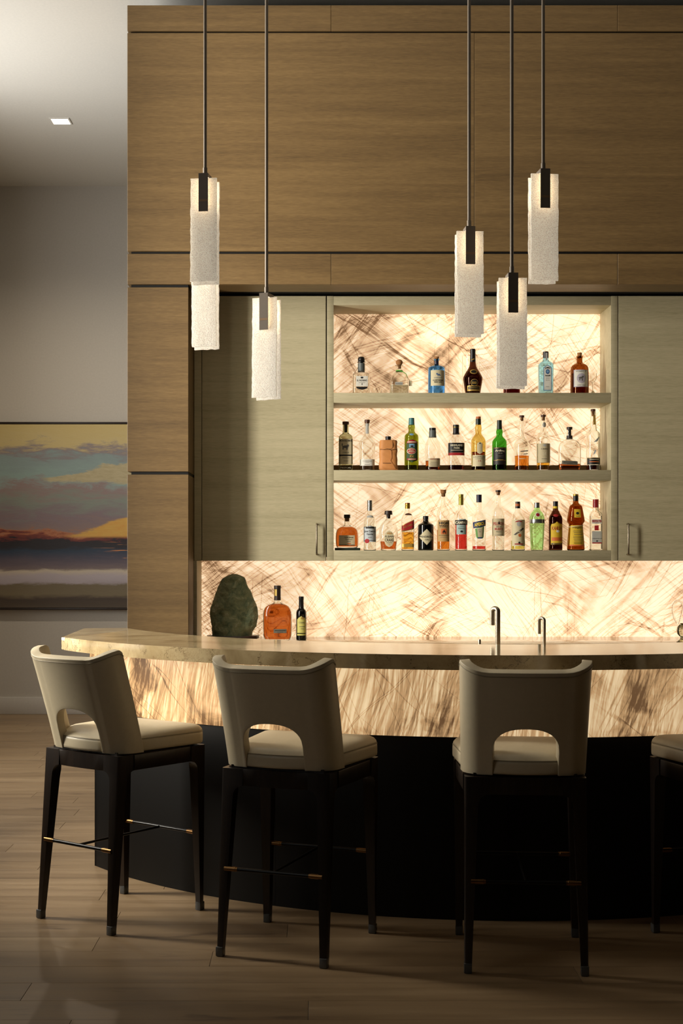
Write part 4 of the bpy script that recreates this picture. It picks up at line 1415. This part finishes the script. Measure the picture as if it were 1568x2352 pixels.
b = Bottle('whisky_bottle', 'bright green bottle with tall black cap and black label', 'D', 353, Z2,
           [(255, 28), (270, 33), (288, 37), (305, 33), (325, 31), (342, 40), (360, 60), (380, 73), (400, 78), (692, 77)], 'glass_green', 2.0, 1.0, group=G2)
b.cap('cap', [(163, 26), (200, 26), (258, 29)], 'cap_green'); b.liquid(585, 'liq_brown')
p = b.rect('front_label', 284, 420, 453, 637, 'paper_black'); b.text('Ardbeg', 350, 492, 100, 27, 'ink_cream', p, bold=0.02); b.text('AN OA', 352, 516, 46, 9, 'ink_cream', p); b.text('-', 352, 540, 78, 7, 'ink_grey', p); b.text('-', 352, 556, 70, 7, 'ink_grey', p)
b.rect('gold_line', 286, 418, 460, 463, 'ink_gold', p, 0.0012); b.rect('gold_line', 286, 418, 590, 593, 'ink_gold', p, 0.0012); b.text('-', 352, 584, 70, 6, 'ink_gold', p)

b = Bottle('whiskey_bottle', 'clear long-necked bottle half full of orange whiskey with etched lettering', 'D', 590, Z2,
           [(133, 27), (180, 27), (184, 31), (192, 31), (196, 26), (330, 27), (350, 34), (372, 56), (398, 74), (430, 82), (470, 82), (692, 77)], 'glass_clear', 2.0, 1.0, group=G2)
b.cap('cap', [(112, 26), (133, 26)], 'cap_brown'); b.cap('cork', [(133, 18), (170, 16)], 'cork'); b.liquid(541, 'liq_amber')
b.text('-', 606, 494, 84, 22, 'ink_grey', b.root, tilt=0.08); b.text('-', 620, 524, 50, 18, 'ink_grey', b.root, tilt=0.1); b.text('-', 590, 574, 76, 10, 'ink_cream', b.root)

b = Bottle('whisky_bottle', 'clear long-necked bottle with tall plain beige label and gold whisky', 'D', 817, Z2,
           [(127, 27), (200, 27), (270, 29), (295, 36), (318, 54), (340, 68), (365, 73), (692, 73)], 'glass_clear', 2.0, 1.0, group=G2)
b.cap('cap', [(106, 27), (127, 27)], 'cap_brown'); b.cap('cork', [(127, 18), (165, 17)], 'cork'); b.liquid(612, 'liq_gold'); b.oval('neck_medallion', 825, 212, 20, 28, 'paper_grey')
p = b.rect('front_label', 746, 888, 412, 616, 'paper_beige'); b.text('OBAN', 819, 471, 72, 15, 'ink_black', p); b.text('14', 820, 522, 36, 38, 'ink_cream', p); b.oval('emblem', 819, 434, 16, 12, 'paper_grey', p, 0.001); b.text('-', 819, 575, 60, 7, 'ink_grey', p)

b = Bottle('bourbon_bottle', 'flat wide-shouldered clear bottle nearly empty of bourbon with slim metal label', 'D', 1095, Z2,
           [(262, 31), (325, 30), (358, 31), (366, 42), (376, 66), (394, 92), (420, 109), (452, 118), (500, 119), (660, 119), (692, 112)], 'glass_clear', 3.0, 0.45, group=G2)
b.cap('stopper', [(235, 31), (262, 31), (263, 17), (325, 17)], 'cap_espresso'); b.cap('neck_collar', [(326, 31.5), (358, 32.5)], 'cap_espresso'); b.liquid(626, 'liq_copper')
p = b.patch('metal_label', [(1006, 592), (1173, 598), (1172, 640), (1008, 634)], 'metal_tag'); b.text('-', 1088, 612, 132, 11, 'ink_black', p, tilt=-0.03); b.text('-', 1088, 626, 60, 6, 'ink_black', p)

b = Bottle('whiskey_bottle', 'tallest clear bottle with red-brown cap and low black label', 'D', 1345, Z2,
           [(68, 27), (100, 30), (110, 25), (170, 30), (270, 37), (282, 52), (294, 66), (315, 73), (692, 74)], 'glass_clear', 2.0, 1.0, group=G2)
b.cap('cap', [(45, 25), (68, 25)], 'cap_brown'); b.cap('cork', [(68, 18), (120, 15)], 'cork'); b.rect('gold_strip', 1340, 1368, 110, 212, 'ink_gold'); b.liquid(640, 'liq_dark')
p = b.rect('front_label', 1276, 1412, 562, 637, 'paper_black'); b.text('-', 1345, 606, 100, 14, 'ink_orange', p, bold=0.02); b.text('-', 1345, 582, 96, 8, 'ink_cream', p); b.rect('gold_line', 1278, 1410, 565, 568, 'ink_gold', p, 0.0012)
for q in ([(1335, 400), (1395, 340), (1402, 350), (1372, 398)], [(1330, 535), (1348, 480), (1366, 482), (1352, 520)]): b.patch('etched_mark', q, 'etch_grey')

# ---- bottom shelf
b = Bottle('rum_bottle', 'squat round-shouldered bottle of red-amber rum with black cap and parchment label', 'E', 252, Z3 + 0.0145,
           [(545, 44), (600, 42), (650, 42), (668, 58), (684, 100), (706, 142), (740, 166), (800, 178), (900, 180), (980, 174), (1018, 166)], 'glass_clear', 3.0, 0.55, group=G3)
b.cap('cap', [(490, 51), (545, 51)], 'cap_black'); b.cap('cork', [(545, 36), (598, 33)], 'cork'); b.liquid(684, 'liq_copper')
p = b.rect('front_label', 122, 370, 815, 975, 'paper_beige'); b.text('Captain Morgan', 276, 850, 140, 25, 'ink_black', p, bold=0.01); b.text('Private Stock', 276, 880, 110, 16, 'ink_black', p); b.text('-', 276, 915, 60, 14, 'ink_grey', p); b.rect('red_mark', 252, 308, 938, 952, 'ink_orange', p, 0.0011); b.rect('dark_line', 124, 368, 963, 972, 'ink_black', p, 0.0011)
sl = empty('slate_coaster', (b.root.location.x, DBOT, Z3), 0, 'thin dark green slab under the squat rum bottle', 'coaster')
prism('slab', [(-0.073, -0.055), (0.0, -0.06), (0.075, -0.05), (0.073, 0.05), (-0.07, 0.055)], 0.0, 0.0142, 'cap_green', sl, 0.002)

b = Bottle('tequila_bottle', 'clear bottle with tall silver cap, silver label and red wax seal', 'E', 607, Z3,
           [(425, 38), (490, 40), (515, 54), (535, 72), (560, 88), (600, 98), (1058, 100)], 'glass_clear', 2.0, 1.0, group=G3)
b.cap('cap', [(268, 40), (300, 40), (302, 38), (310, 40), (430, 40)], 'cap_silver'); b.liquid(640, 'liq_water'); b.patch('neck_label', [(553, 540), (565, 508), (607, 500), (650, 508), (668, 540)], 'paper_grey')
p = b.patch('front_label', [(510, 680), (545, 672), (607, 665), (668, 672), (706, 680), (706, 920), (510, 920)], 'paper_silver'); b.rect('dark_line', 511, 705, 682, 690, 'ink_black', p, 0.0011); b.rect('dark_line', 511, 705, 893, 899, 'ink_black', p, 0.0011); b.rect('dark_banner', 540, 672, 690, 710, 'ink_black', p, 0.0011)
b.text('Jose Cuervo', 604, 756, 168, 40, 'ink_black', p, bold=0.02); b.text('Especial', 604, 800, 96, 32, 'ink_black', p, bold=0.02); b.text('-', 606, 850, 60, 12, 'ink_grey', p); b.oval('wax_seal', 560, 905, 35, 36, 'paper_red', p, 0.0015)

b = Bottle('bourbon_bottle', 'clear egg-shaped bottle with dark flared stopper and oval beige label', 'E', 898, Z3,
           [(520, 40), (565, 40), (580, 54), (600, 80), (635, 108), (680, 132), (730, 144), (800, 146), (880, 140), (960, 129), (1058, 122)], 'glass_clear', 2.4, 0.65, group=G3)
b.cap('stopper', [(430, 54), (434, 58), (485, 64), (492, 62), (494, 32), (552, 28)], 'cap_espresso'); b.liquid(910, 'liq_copper')
p = b.oval('front_label', 905, 870, 78, 130, 'paper_cream'); b.text('ELIJAH', 905, 838, 130, 36, 'ink_black', p, bold=0.01); b.text('CRAIG', 905, 888, 136, 44, 'ink_black', p, bold=0.01); b.text('-', 905, 930, 90, 10, 'ink_grey', p); b.text('12', 905, 957, 26, 20, 'ink_orange', p); b.oval('barrel', 910, 785, 45, 18, 'paper_kraft', p, 0.0011)

b = Bottle('scotch_bottle', 'square clear bottle of golden scotch with slanted red label and gold cap', 'E', 1198, Z3,
           [(390, 38), (430, 40), (460, 54), (490, 70), (520, 84), (550, 95), (590, 101), (1058, 100)], 'glass_clear', 5.0, 1.0, group=G3)
b.cap('cap', [(318, 40), (345, 40), (347, 37), (355, 41), (398, 39)], 'cap_gold'); b.cap('cap_top', [(307, 37), (319, 39)], 'cap_red'); b.liquid(766, 'liq_gold')
b.patch('neck_label', [(1142, 500), (1165, 478), (1205, 468), (1245, 480), (1268, 505), (1240, 500), (1205, 494), (1170, 498)][:5], 'cap_brown')
p = b.patch('slanted_label', [(1100, 660), (1296, 568), (1296, 720), (1100, 765)], 'ink_gold'); b.patch('red_field', [(1100, 668), (1296, 578), (1296, 710), (1100, 756)], 'paper_red', p, 0.001); b.text('RED LABEL', 1198, 668, 150, 26, 'ink_gold', p, 0.0016, tilt=0.36)
b.rect('lower_band', 1108, 1292, 948, 1000, 'ink_gold'); b.rect('front_panel', 1140, 1270, 905, 912, 'ink_red')

b = Bottle('gin_bottle', 'opaque black apothecary bottle with pale diamond-shaped label', 'E', 1482, Z3,
           [(575, 40), (600, 44), (618, 66), (634, 98), (650, 122), (672, 124), (1058, 124)], 'glass_black', 2.0, 1.0, group=G3, solid=True)
b.cap('cap', [(512, 40), (516, 43), (560, 43), (562, 38), (585, 38), (590, 44), (602, 44)], 'cap_black')
p = b.patch('diamond_label', [(1360, 838), (1385, 815), (1489, 716), (1585, 815), (1606, 838), (1585, 862), (1489, 968), (1385, 862)], 'paper_cream'); b.text("HENDRICK'S", 1488, 838, 196, 32, 'ink_black', p, bold=0.01); b.text('GIN', 1490, 884, 62, 20, 'ink_black', p)

b = Bottle('whiskey_bottle', 'clear tall bottle with broad cork, kraft label and orange whiskey', 'F', 282, Z3,
           [(178, 50), (190, 53), (204, 52), (212, 42), (340, 42), (380, 50), (410, 68), (445, 94), (485, 112), (530, 116), (1160, 113)], 'glass_clear', 2.0, 1.0, group=G3)
b.cap('cork_stopper', [(112, 44), (118, 50), (165, 48), (175, 40), (178, 36), (230, 30)], 'cork'); b.liquid(800, 'liq_amber')
p = b.rect('front_label', 182, 380, 635, 1000, 'paper_kraft'); b.text('HIGH', 282, 685, 164, 46, 'ink_black', p, bold=0.04); b.text('WEST', 282, 733, 164, 32, 'ink_black', p, bold=0.03); b.text('WHISKEY', 282, 760, 164, 15, 'ink_grey', p); b.rect('picture_panel', 232, 330, 780, 872, 'ink_orange', p, 0.0011); b.patch('rider', [(250, 845), (285, 795), (318, 845)], 'cap_espresso', p, 0.0015); b.rect('rider', 262, 272, 840, 868, 'cap_espresso', p, 0.0015); b.rect('rider', 300, 308, 840, 868, 'cap_espresso', p, 0.0015)
b.text('-', 282, 893, 170, 11, 'ink_black', p); b.text('-', 282, 925, 120, 8, 'ink_grey', p)

b = Bottle('aperitif_bottle', 'clear bottle of red aperitif with gold-green cap and black band label', 'F', 586, Z3,
           [(370, 41), (430, 43), (465, 54), (495, 74), (530, 96), (570, 108), (620, 111), (1160, 109)], 'glass_clear', 2.0, 1.0, group=G3)
b.cap('cap', [(190, 42), (235, 42), (240, 39), (248, 43), (375, 42)], 'cap_olivegold'); b.liquid(640, 'liq_red')
p = b.rect('black_label', 476, 694, 632, 716, 'paper_black'); b.text('CAMPARI', 585, 676, 206, 48, 'ink_cream', p, bold=0.03)
p = b.patch('ice_label', [(500, 716), (665, 716), (665, 878), (500, 878)], 'paper_ice'); b.text('Milano', 582, 776, 110, 24, 'ink_grey', p); b.oval('emblem', 585, 828, 24, 18, 'ink_black', p, 0.0012); b.text('-', 582, 742, 80, 8, 'ink_grey', p); b.rect('upper_tab', 540, 660, 614, 632, 'paper_ice')

b = Bottle('aperitif_bottle', 'almost empty clear bottle with navy cap and slanted blue and yellow label', 'F', 894, Z3,
           [(322, 47), (480, 50), (505, 58), (525, 76), (550, 98), (580, 114), (620, 120), (1000, 117), (1160, 120)], 'glass_clear', 2.0, 1.0, group=G3)
b.cap('cap', [(195, 46), (200, 47), (328, 47)], 'cap_navy'); b.liquid(1078, 'liq_red')
p = b.patch('slanted_label', [(782, 672), (1000, 626), (1000, 732), (790, 775)], 'paper_blue'); b.text('APEROL', 894, 702, 186, 64, 'ink_yellow', p, bold=0.03, tilt=0.2)
p = b.patch('shield_label', [(815, 768), (972, 738), (960, 935), (940, 950), (858, 950), (832, 935)], 'paper_green'); b.patch('shield_field', [(848, 765), (945, 750), (938, 925), (866, 925)], 'paper_beige', p, 0.0011); b.text('APERITIVO', 896, 802, 78, 13, 'ink_grey', p); b.text('-', 896, 832, 40, 14, 'ink_grey', p); b.rect('blue_foot', 858, 932, 928, 950, 'paper_blue', p, 0.0011)

b = Bottle('mezcal_bottle', 'tall clear bottle with thin black cap over cork and red-lettered beige label', 'F', 1222, Z3,
           [(146, 42), (380, 46), (410, 52), (435, 68), (462, 90), (495, 104), (540, 108), (1160, 108)], 'glass_clear', 2.0, 1.0, group=G3)
b.cap('cap', [(120, 46), (146, 46)], 'cap_black'); b.cap('cork', [(146, 38), (205, 26)], 'cork'); b.liquid(560, 'liq_water')
p = b.rect('front_label', 1115, 1328, 608, 905, 'paper_beige'); b.text('PELOTON', 1222, 696, 180, 54, 'ink_red', p, bold=0.02); b.text('DE LA', 1222, 744, 90, 20, 'ink_black', p); b.text('MUERTE', 1222, 786, 140, 42, 'ink_red', p, bold=0.02); b.text('MEZCAL', 1222, 832, 96, 14, 'ink_black', p); b.text('-', 1222, 888, 140, 10, 'ink_grey', p); b.rect('emblem', 1217, 1225, 650, 690, 'ink_black', p, 0.0015); b.oval('emblem', 1221, 688, 16, 16, 'ink_black', p, 0.0016)

b = Bottle('rum_bottle', 'clear bottle with red and black cap and cream label with red ribbons', 'G', 180, Z3,
           [(358, 35), (385, 38), (415, 50), (445, 72), (475, 90), (505, 100), (540, 103), (810, 100), (820, 104), (972, 104)], 'glass_clear', 2.0, 1.0, group=G3)
b.cap('cap', [(265, 35), (295, 35)], 'cap_black'); b.cap('red_collar', [(295, 36), (330, 36)], 'cap_orange'); b.cap('white_collar', [(330, 36), (362, 36)], 'cap_black'); b.liquid(826, 'liq_olive')
p = b.rect('front_label', 90, 280, 525, 905, 'paper_cream'); b.patch('red_ribbon', [(122, 560), (145, 545), (182, 538), (218, 545), (242, 560), (238, 580), (182, 558), (126, 580)][:5], 'ink_red', p, 0.0011); b.oval('crest', 184, 588, 34, 36, 'paper_grey', p, 0.0014); b.patch('script_band', [(108, 740), (240, 640), (262, 655), (130, 750)], 'cap_espresso', p, 0.0011); b.text('-', 184, 695, 110, 26, 'ink_cream', p, 0.0016, tilt=0.62)
b.oval('fruit', 195, 750, 22, 24, 'ink_orange', p, 0.0012); b.rect('red_ribbon', 122, 248, 868, 884, 'ink_red', p, 0.0011); b.oval('medal', 187, 855, 15, 15, 'ink_black', p, 0.0014)

b = Bottle('gin_bottle', 'fluted pale green bottle with silver cap and silver waistband', 'G', 456, Z3,
           [(350, 41), (385, 43), (402, 60), (425, 84), (455, 100), (490, 107), (515, 109), (585, 109), (610, 107), (800, 99), (972, 90)], 'glass_lime', 2.0, 1.0, group=G3, flute=b.z(600), seg=36)
b.cap('cap', [(278, 38), (282, 40), (355, 41)], 'cap_silver'); b.liquid(470, 'liq_water')
b.cap('waistband', [(520, 110), (524, 111), (572, 111), (576, 110)], 'cap_silver', 36); p = b.oval('red_seal', 452, 456, 34, 34, 'paper_white'); b.oval('seal_centre', 452, 456, 25, 25, 'cap_red', p, 0.0012)

b = Bottle('liqueur_bottle', 'dark brown bottle with black cap and bright yellow arched label', 'G', 724, Z3,
           [(362, 37), (395, 40), (405, 54), (422, 56), (440, 68), (470, 86), (500, 97), (540, 98), (895, 97), (905, 99), (972, 98)], 'glass_brown', 2.0, 1.0, group=G3)
b.cap('cap', [(260, 36), (332, 36)], 'cap_black'); b.cap('yellow_collar', [(332, 37), (364, 38)], 'cap_yellow'); b.liquid(470, 'liq_dark')
p = b.patch('front_label', ar(645, 814, 555, 886, 60), 'paper_yellow'); b.text('KAHLUA', 732, 650, 146, 54, 'ink_red', p, bold=0.02); b.oval('emblem', 740, 692, 24, 18, 'paper_white', p, 0.0012); b.rect('base_strip', 650, 810, 862, 884, 'paper_black', p, 0.0012); b.text('-', 730, 873, 120, 11, 'ink_gold', p, 0.0018); b.rect('scene', 655, 805, 780, 830, 'ink_orange', p, 0.0011); b.oval('neck_mark', 715, 465, 36, 20, 'ink_red')

b = Bottle('liqueur_bottle', 'brown waisted bottle with a cord round its middle and yellow labels', 'G', 1015, Z3,
           [(250, 38), (285, 39), (305, 54), (318, 80), (335, 90), (400, 104), (470, 116), (525, 126), (548, 127), (568, 116), (585, 101), (604, 100), (700, 107), (850, 120), (972, 126)], 'glass_amber_brown', 2.2, 0.9, group=G3)
b.cap('cap', [(180, 38), (256, 38)], 'cap_black'); b.cap('cap_top', [(157, 36), (160, 38), (181, 38)], 'cap_gold'); b.liquid(330, 'liq_gold')
p = b.rect('upper_label', 974, 1072, 375, 496, 'paper_yellow'); b.oval('emblem', 1022, 434, 22, 20, 'ink_black', p, 0.0012); b.text('-', 1022, 476, 48, 12, 'ink_grey', p)
p = b.patch('lower_label', [(916, 606), (1116, 606), (1136, 905), (894, 905)], 'paper_yellow'); b.text('Frangelico', 1030, 642, 146, 36, 'ink_black', p, bold=0.01)
for i, y in enumerate((690, 715, 740, 775, 805, 830)): b.text('-', 1036, y, 150 - (i % 3) * 12, 11, 'ink_grey', p)
b.text('-', 1030, 862, 120, 14, 'ink_black', p); b.rect('orange_foot', 896, 1134, 885, 903, 'ink_orange', p, 0.0011)
rz = b.z(618)
tube('cord_belt', [(0.262 * 0.24 * math.cos(a) * 0 + (b.radius(rz) + .002) * math.cos(a), -(b.radius(rz) * .98 + .002) * math.sin(a), rz + 0.0055 * math.cos(a)) for a in [2 * PI * i / 30 for i in range(30)]], 0.0016, 'ink_cream', b.root, 6, True)

b = Bottle('gin_bottle', 'square clear bottle with red cap and white and red label, at the niche side', 'G', 1302, Z3,
           [(345, 40), (385, 42), (402, 52), (420, 70), (440, 83), (465, 87), (972, 89)], 'glass_clear', 6.0, 0.75, group=G3)
b.cap('cap', [(232, 42), (275, 42), (277, 40), (285, 42), (350, 42)], 'cap_red'); b.liquid(470, 'liq_water')
p = b.rect('name_label', 1234, 1380, 520, 584, 'paper_white'); b.text('BEEFEATER', 1307, 547, 136, 36, 'ink_red', p, bold=0.03); b.text('-', 1307, 574, 50, 9, 'ink_grey', p)
p = b.rect('lower_label', 1236, 1380, 690, 870, 'paper_grey'); b.text('LONDON DRY GIN', 1308, 796, 136, 12, 'ink_black', p); b.rect('dark_foot', 1238, 1378, 853, 868, 'ink_red', p, 0.0011); b.oval('emblem', 1308, 832, 16, 9, 'ink_black', p, 0.0012)
b.rect('red_panel', 1272, 1332, 608, 680, 'paper_red')

# ---- rear counter
ZK = 0.9105
b = Bottle('bourbon_bottle', 'large flat bottle of deep amber bourbon on the rear counter beside the green stone', 'H', 858, ZK,
           [(430, 33), (452, 35), (464, 54), (474, 88), (492, 118), (525, 137), (570, 143), (760, 143), (795, 138), (812, 128)], 'glass_clear', 3.2, 0.45, D=7.88)
b.cap('stopper', [(283, 35), (312, 35), (313, 33), (400, 33), (401, 34), (430, 34)], 'cap_espresso'); b.liquid(464, 'liq_copper')
b.rect('stopper_window', 829, 852, 320, 385, 'ink_gold', None, 0.0012)
p = b.rect('metal_label', 822, 950, 715, 755, 'metal_tag'); b.text('-', 886, 730, 108, 9, 'ink_black', p); b.text('-', 886, 745, 60, 6, 'ink_black', p)
b = Bottle('wine_bottle', 'small black glass bottle with pale yellow label beside the amber bourbon bottle', 'H', 1096, ZK,
           [(500, 25), (514, 28), (528, 44), (548, 51), (580, 52), (812, 52)], 'glass_black', 2.0, 1.0, D=7.90, solid=True)
b.cap('foil_cap', [(392, 24), (394, 25.5), (425, 25.5), (428, 24), (512, 26)], 'cap_black')
p = b.patch('front_label', [(1056, 610), (1075, 600), (1096, 586), (1122, 600), (1146, 610), (1146, 755), (1056, 755)], 'paper_lemon'); b.text('CONN', 1100, 652, 60, 17, 'ink_grey', p); b.oval('crest', 1108, 608, 16, 12, 'ink_gold', p, 0.0012); b.text('-', 1104, 692, 56, 8, 'ink_grey', p); b.text('-', 1106, 712, 30, 7, 'ink_grey', p); b.rect('lower_band', 1056, 1146, 764, 780, 'paper_lemon')

# ---- green display stone on its wooden stand
RX = [(168, 400, 450), (180, 376, 490), (200, 330, 528), (215, 310, 538), (255, 285, 552), (300, 262, 563), (335, 250, 588), (390, 226, 610), (440, 210, 632), (480, 197, 648), (520, 184, 658), (580, 183, 664), (640, 194, 656), (690, 202, 642), (740, 206, 610), (782, 208, 600)]
sc = REG['H'][2]; D_ = 7.93
x0 = wX(440 + 420 / sc, D_)
zst = wZ(1280 + 782 / sc, D_)
rk = tag(empty('display_stone', (x0, D_, zst)), 'large rough green stone standing upright on a dark wooden stand', 'stone')
verts, faces = [], []
from mathutils import noise as mnoise
NZ, NS = 60, 64
for i in range(NZ + 1):
    y = RX[-1][0] + (RX[0][0] - RX[-1][0]) * i / NZ
    for k in range(len(RX) - 1):
        if RX[k][0] <= y <= RX[k + 1][0]:
            t = (y - RX[k][0]) / (RX[k + 1][0] - RX[k][0])
            a = RX[k][1] + (RX[k + 1][1] - RX[k][1]) * t; b_ = RX[k][2] + (RX[k + 1][2] - RX[k][2]) * t
    l, r = (a - 420) / sc * D_ / F, (b_ - 420) / sc * D_ / F
    z = wZ(1280 + y / sc, D_) - zst
    c, h = (l + r) / 2, (r - l) / 2
    dep = 0.075 * (1 - 0.55 * (i / NZ) ** 2) * min(1.0, h / 0.05)
    for j in range(NS):
        an = 2 * PI * j / NS
        p = Vector((c + h * math.copysign(abs(math.cos(an)) ** 0.85, math.cos(an)), dep * math.sin(an), z))
        n1 = mnoise.fractal(p * 30, 0.8, 2.0, 6) * 0.010
        n2 = mnoise.noise(p * 11 + Vector((3, 1, 2))) * 0.008
        dirv = Vector((math.cos(an) * 0.35, math.sin(an), 0))
        verts.append(p + dirv * (n1 + n2))
for i in range(NZ):
    for j in range(NS):
        k = (j + 1) % NS
        faces.append((i * NS + j, i * NS + k, (i + 1) * NS + k, (i + 1) * NS + j))
faces.append(tuple(range(NS - 1, -1, -1))); faces.append(tuple(NZ * NS + j for j in range(NS)))
mesh('rough_stone', verts, faces, 'green_rock', rk, True, 0.7)
# stand: shallow dark wooden boat with lifted ends
stn = tag(empty('stone_stand', (x0, D_, 0.9105)), 'shallow dark wooden stand under the green stone', 'stand')
zh = zst - 0.9105
verts, faces = [], []
NL_ = 24
for i in range(NL_ + 1):
    t = -1 + 2 * i / NL_
    xx = t * 0.150 - 0.003
    w = 0.085 * max(0.0, 1 - abs(t) ** 3.2) ** 0.5 + 0.006
    up_ = 0.0015 * abs(t) ** 4 * (1 if t > 0 else 0.3)
    lo_ = 0.010 * abs(t) ** 5
    for (yy, zz) in ((-w * 0.75, lo_), (w * 0.75, lo_), (w, zh * 0.7 + up_), (w * 0.94, zh + up_), (-w * 0.94, zh + up_), (-w, zh * 0.7 + up_)):
        verts.append((xx, yy, zz))
for i in range(NL_):
    for j in range(6):
        k = (j + 1) % 6
        faces.append((i * 6 + j, (i + 1) * 6 + j, (i + 1) * 6 + k, i * 6 + k))
faces.append((0, 1, 2, 3, 4, 5)); faces.append(tuple(NL_ * 6 + j for j in (5, 4, 3, 2, 1, 0)))
so = mesh('boat_base', verts, faces, 'tray_wood', stn, True, 0.6)
bm = bmesh.new(); bm.from_mesh(so.data); bmesh.ops.recalc_face_normals(bm, faces=bm.faces); bm.to_mesh(so.data); bm.free()

# ---- clear glass ornament at the far end of the rear counter
gx, gD = 1566, 7.72
ga = tag(empty('glass_ornament', (wX(gx, gD), gD, 0.9105)), 'clear looped glass ornament with smoky foot on the rear counter', 'ornament')
def gp(px, py): return (wX(px, gD) - wX(gx, gD), 0.0, wZ(py, gD) - 0.9105)
tube('glass_loop', [gp(1554, 1432), (gp(1547, 1418)), gp(1544, 1402), gp(1545, 1390), gp(1551, 1381), gp(1558, 1379), gp(1565, 1384), gp(1568, 1394), gp(1566, 1408), gp(1562, 1422), gp(1559, 1434)], 0.0042, 'glass_clear', ga, 12)
lathe('glass_foot', [(0, 0.030), (0.002, 0.031), (0.006, 0.024), (0.018, 0.010), (0.026, 0.009), (0.045, 0.026), (0.065, 0.030), (0.085, 0.026), (0.098, 0.015), (0.106, 0.008)], 'glass_smoke', ga, 28)
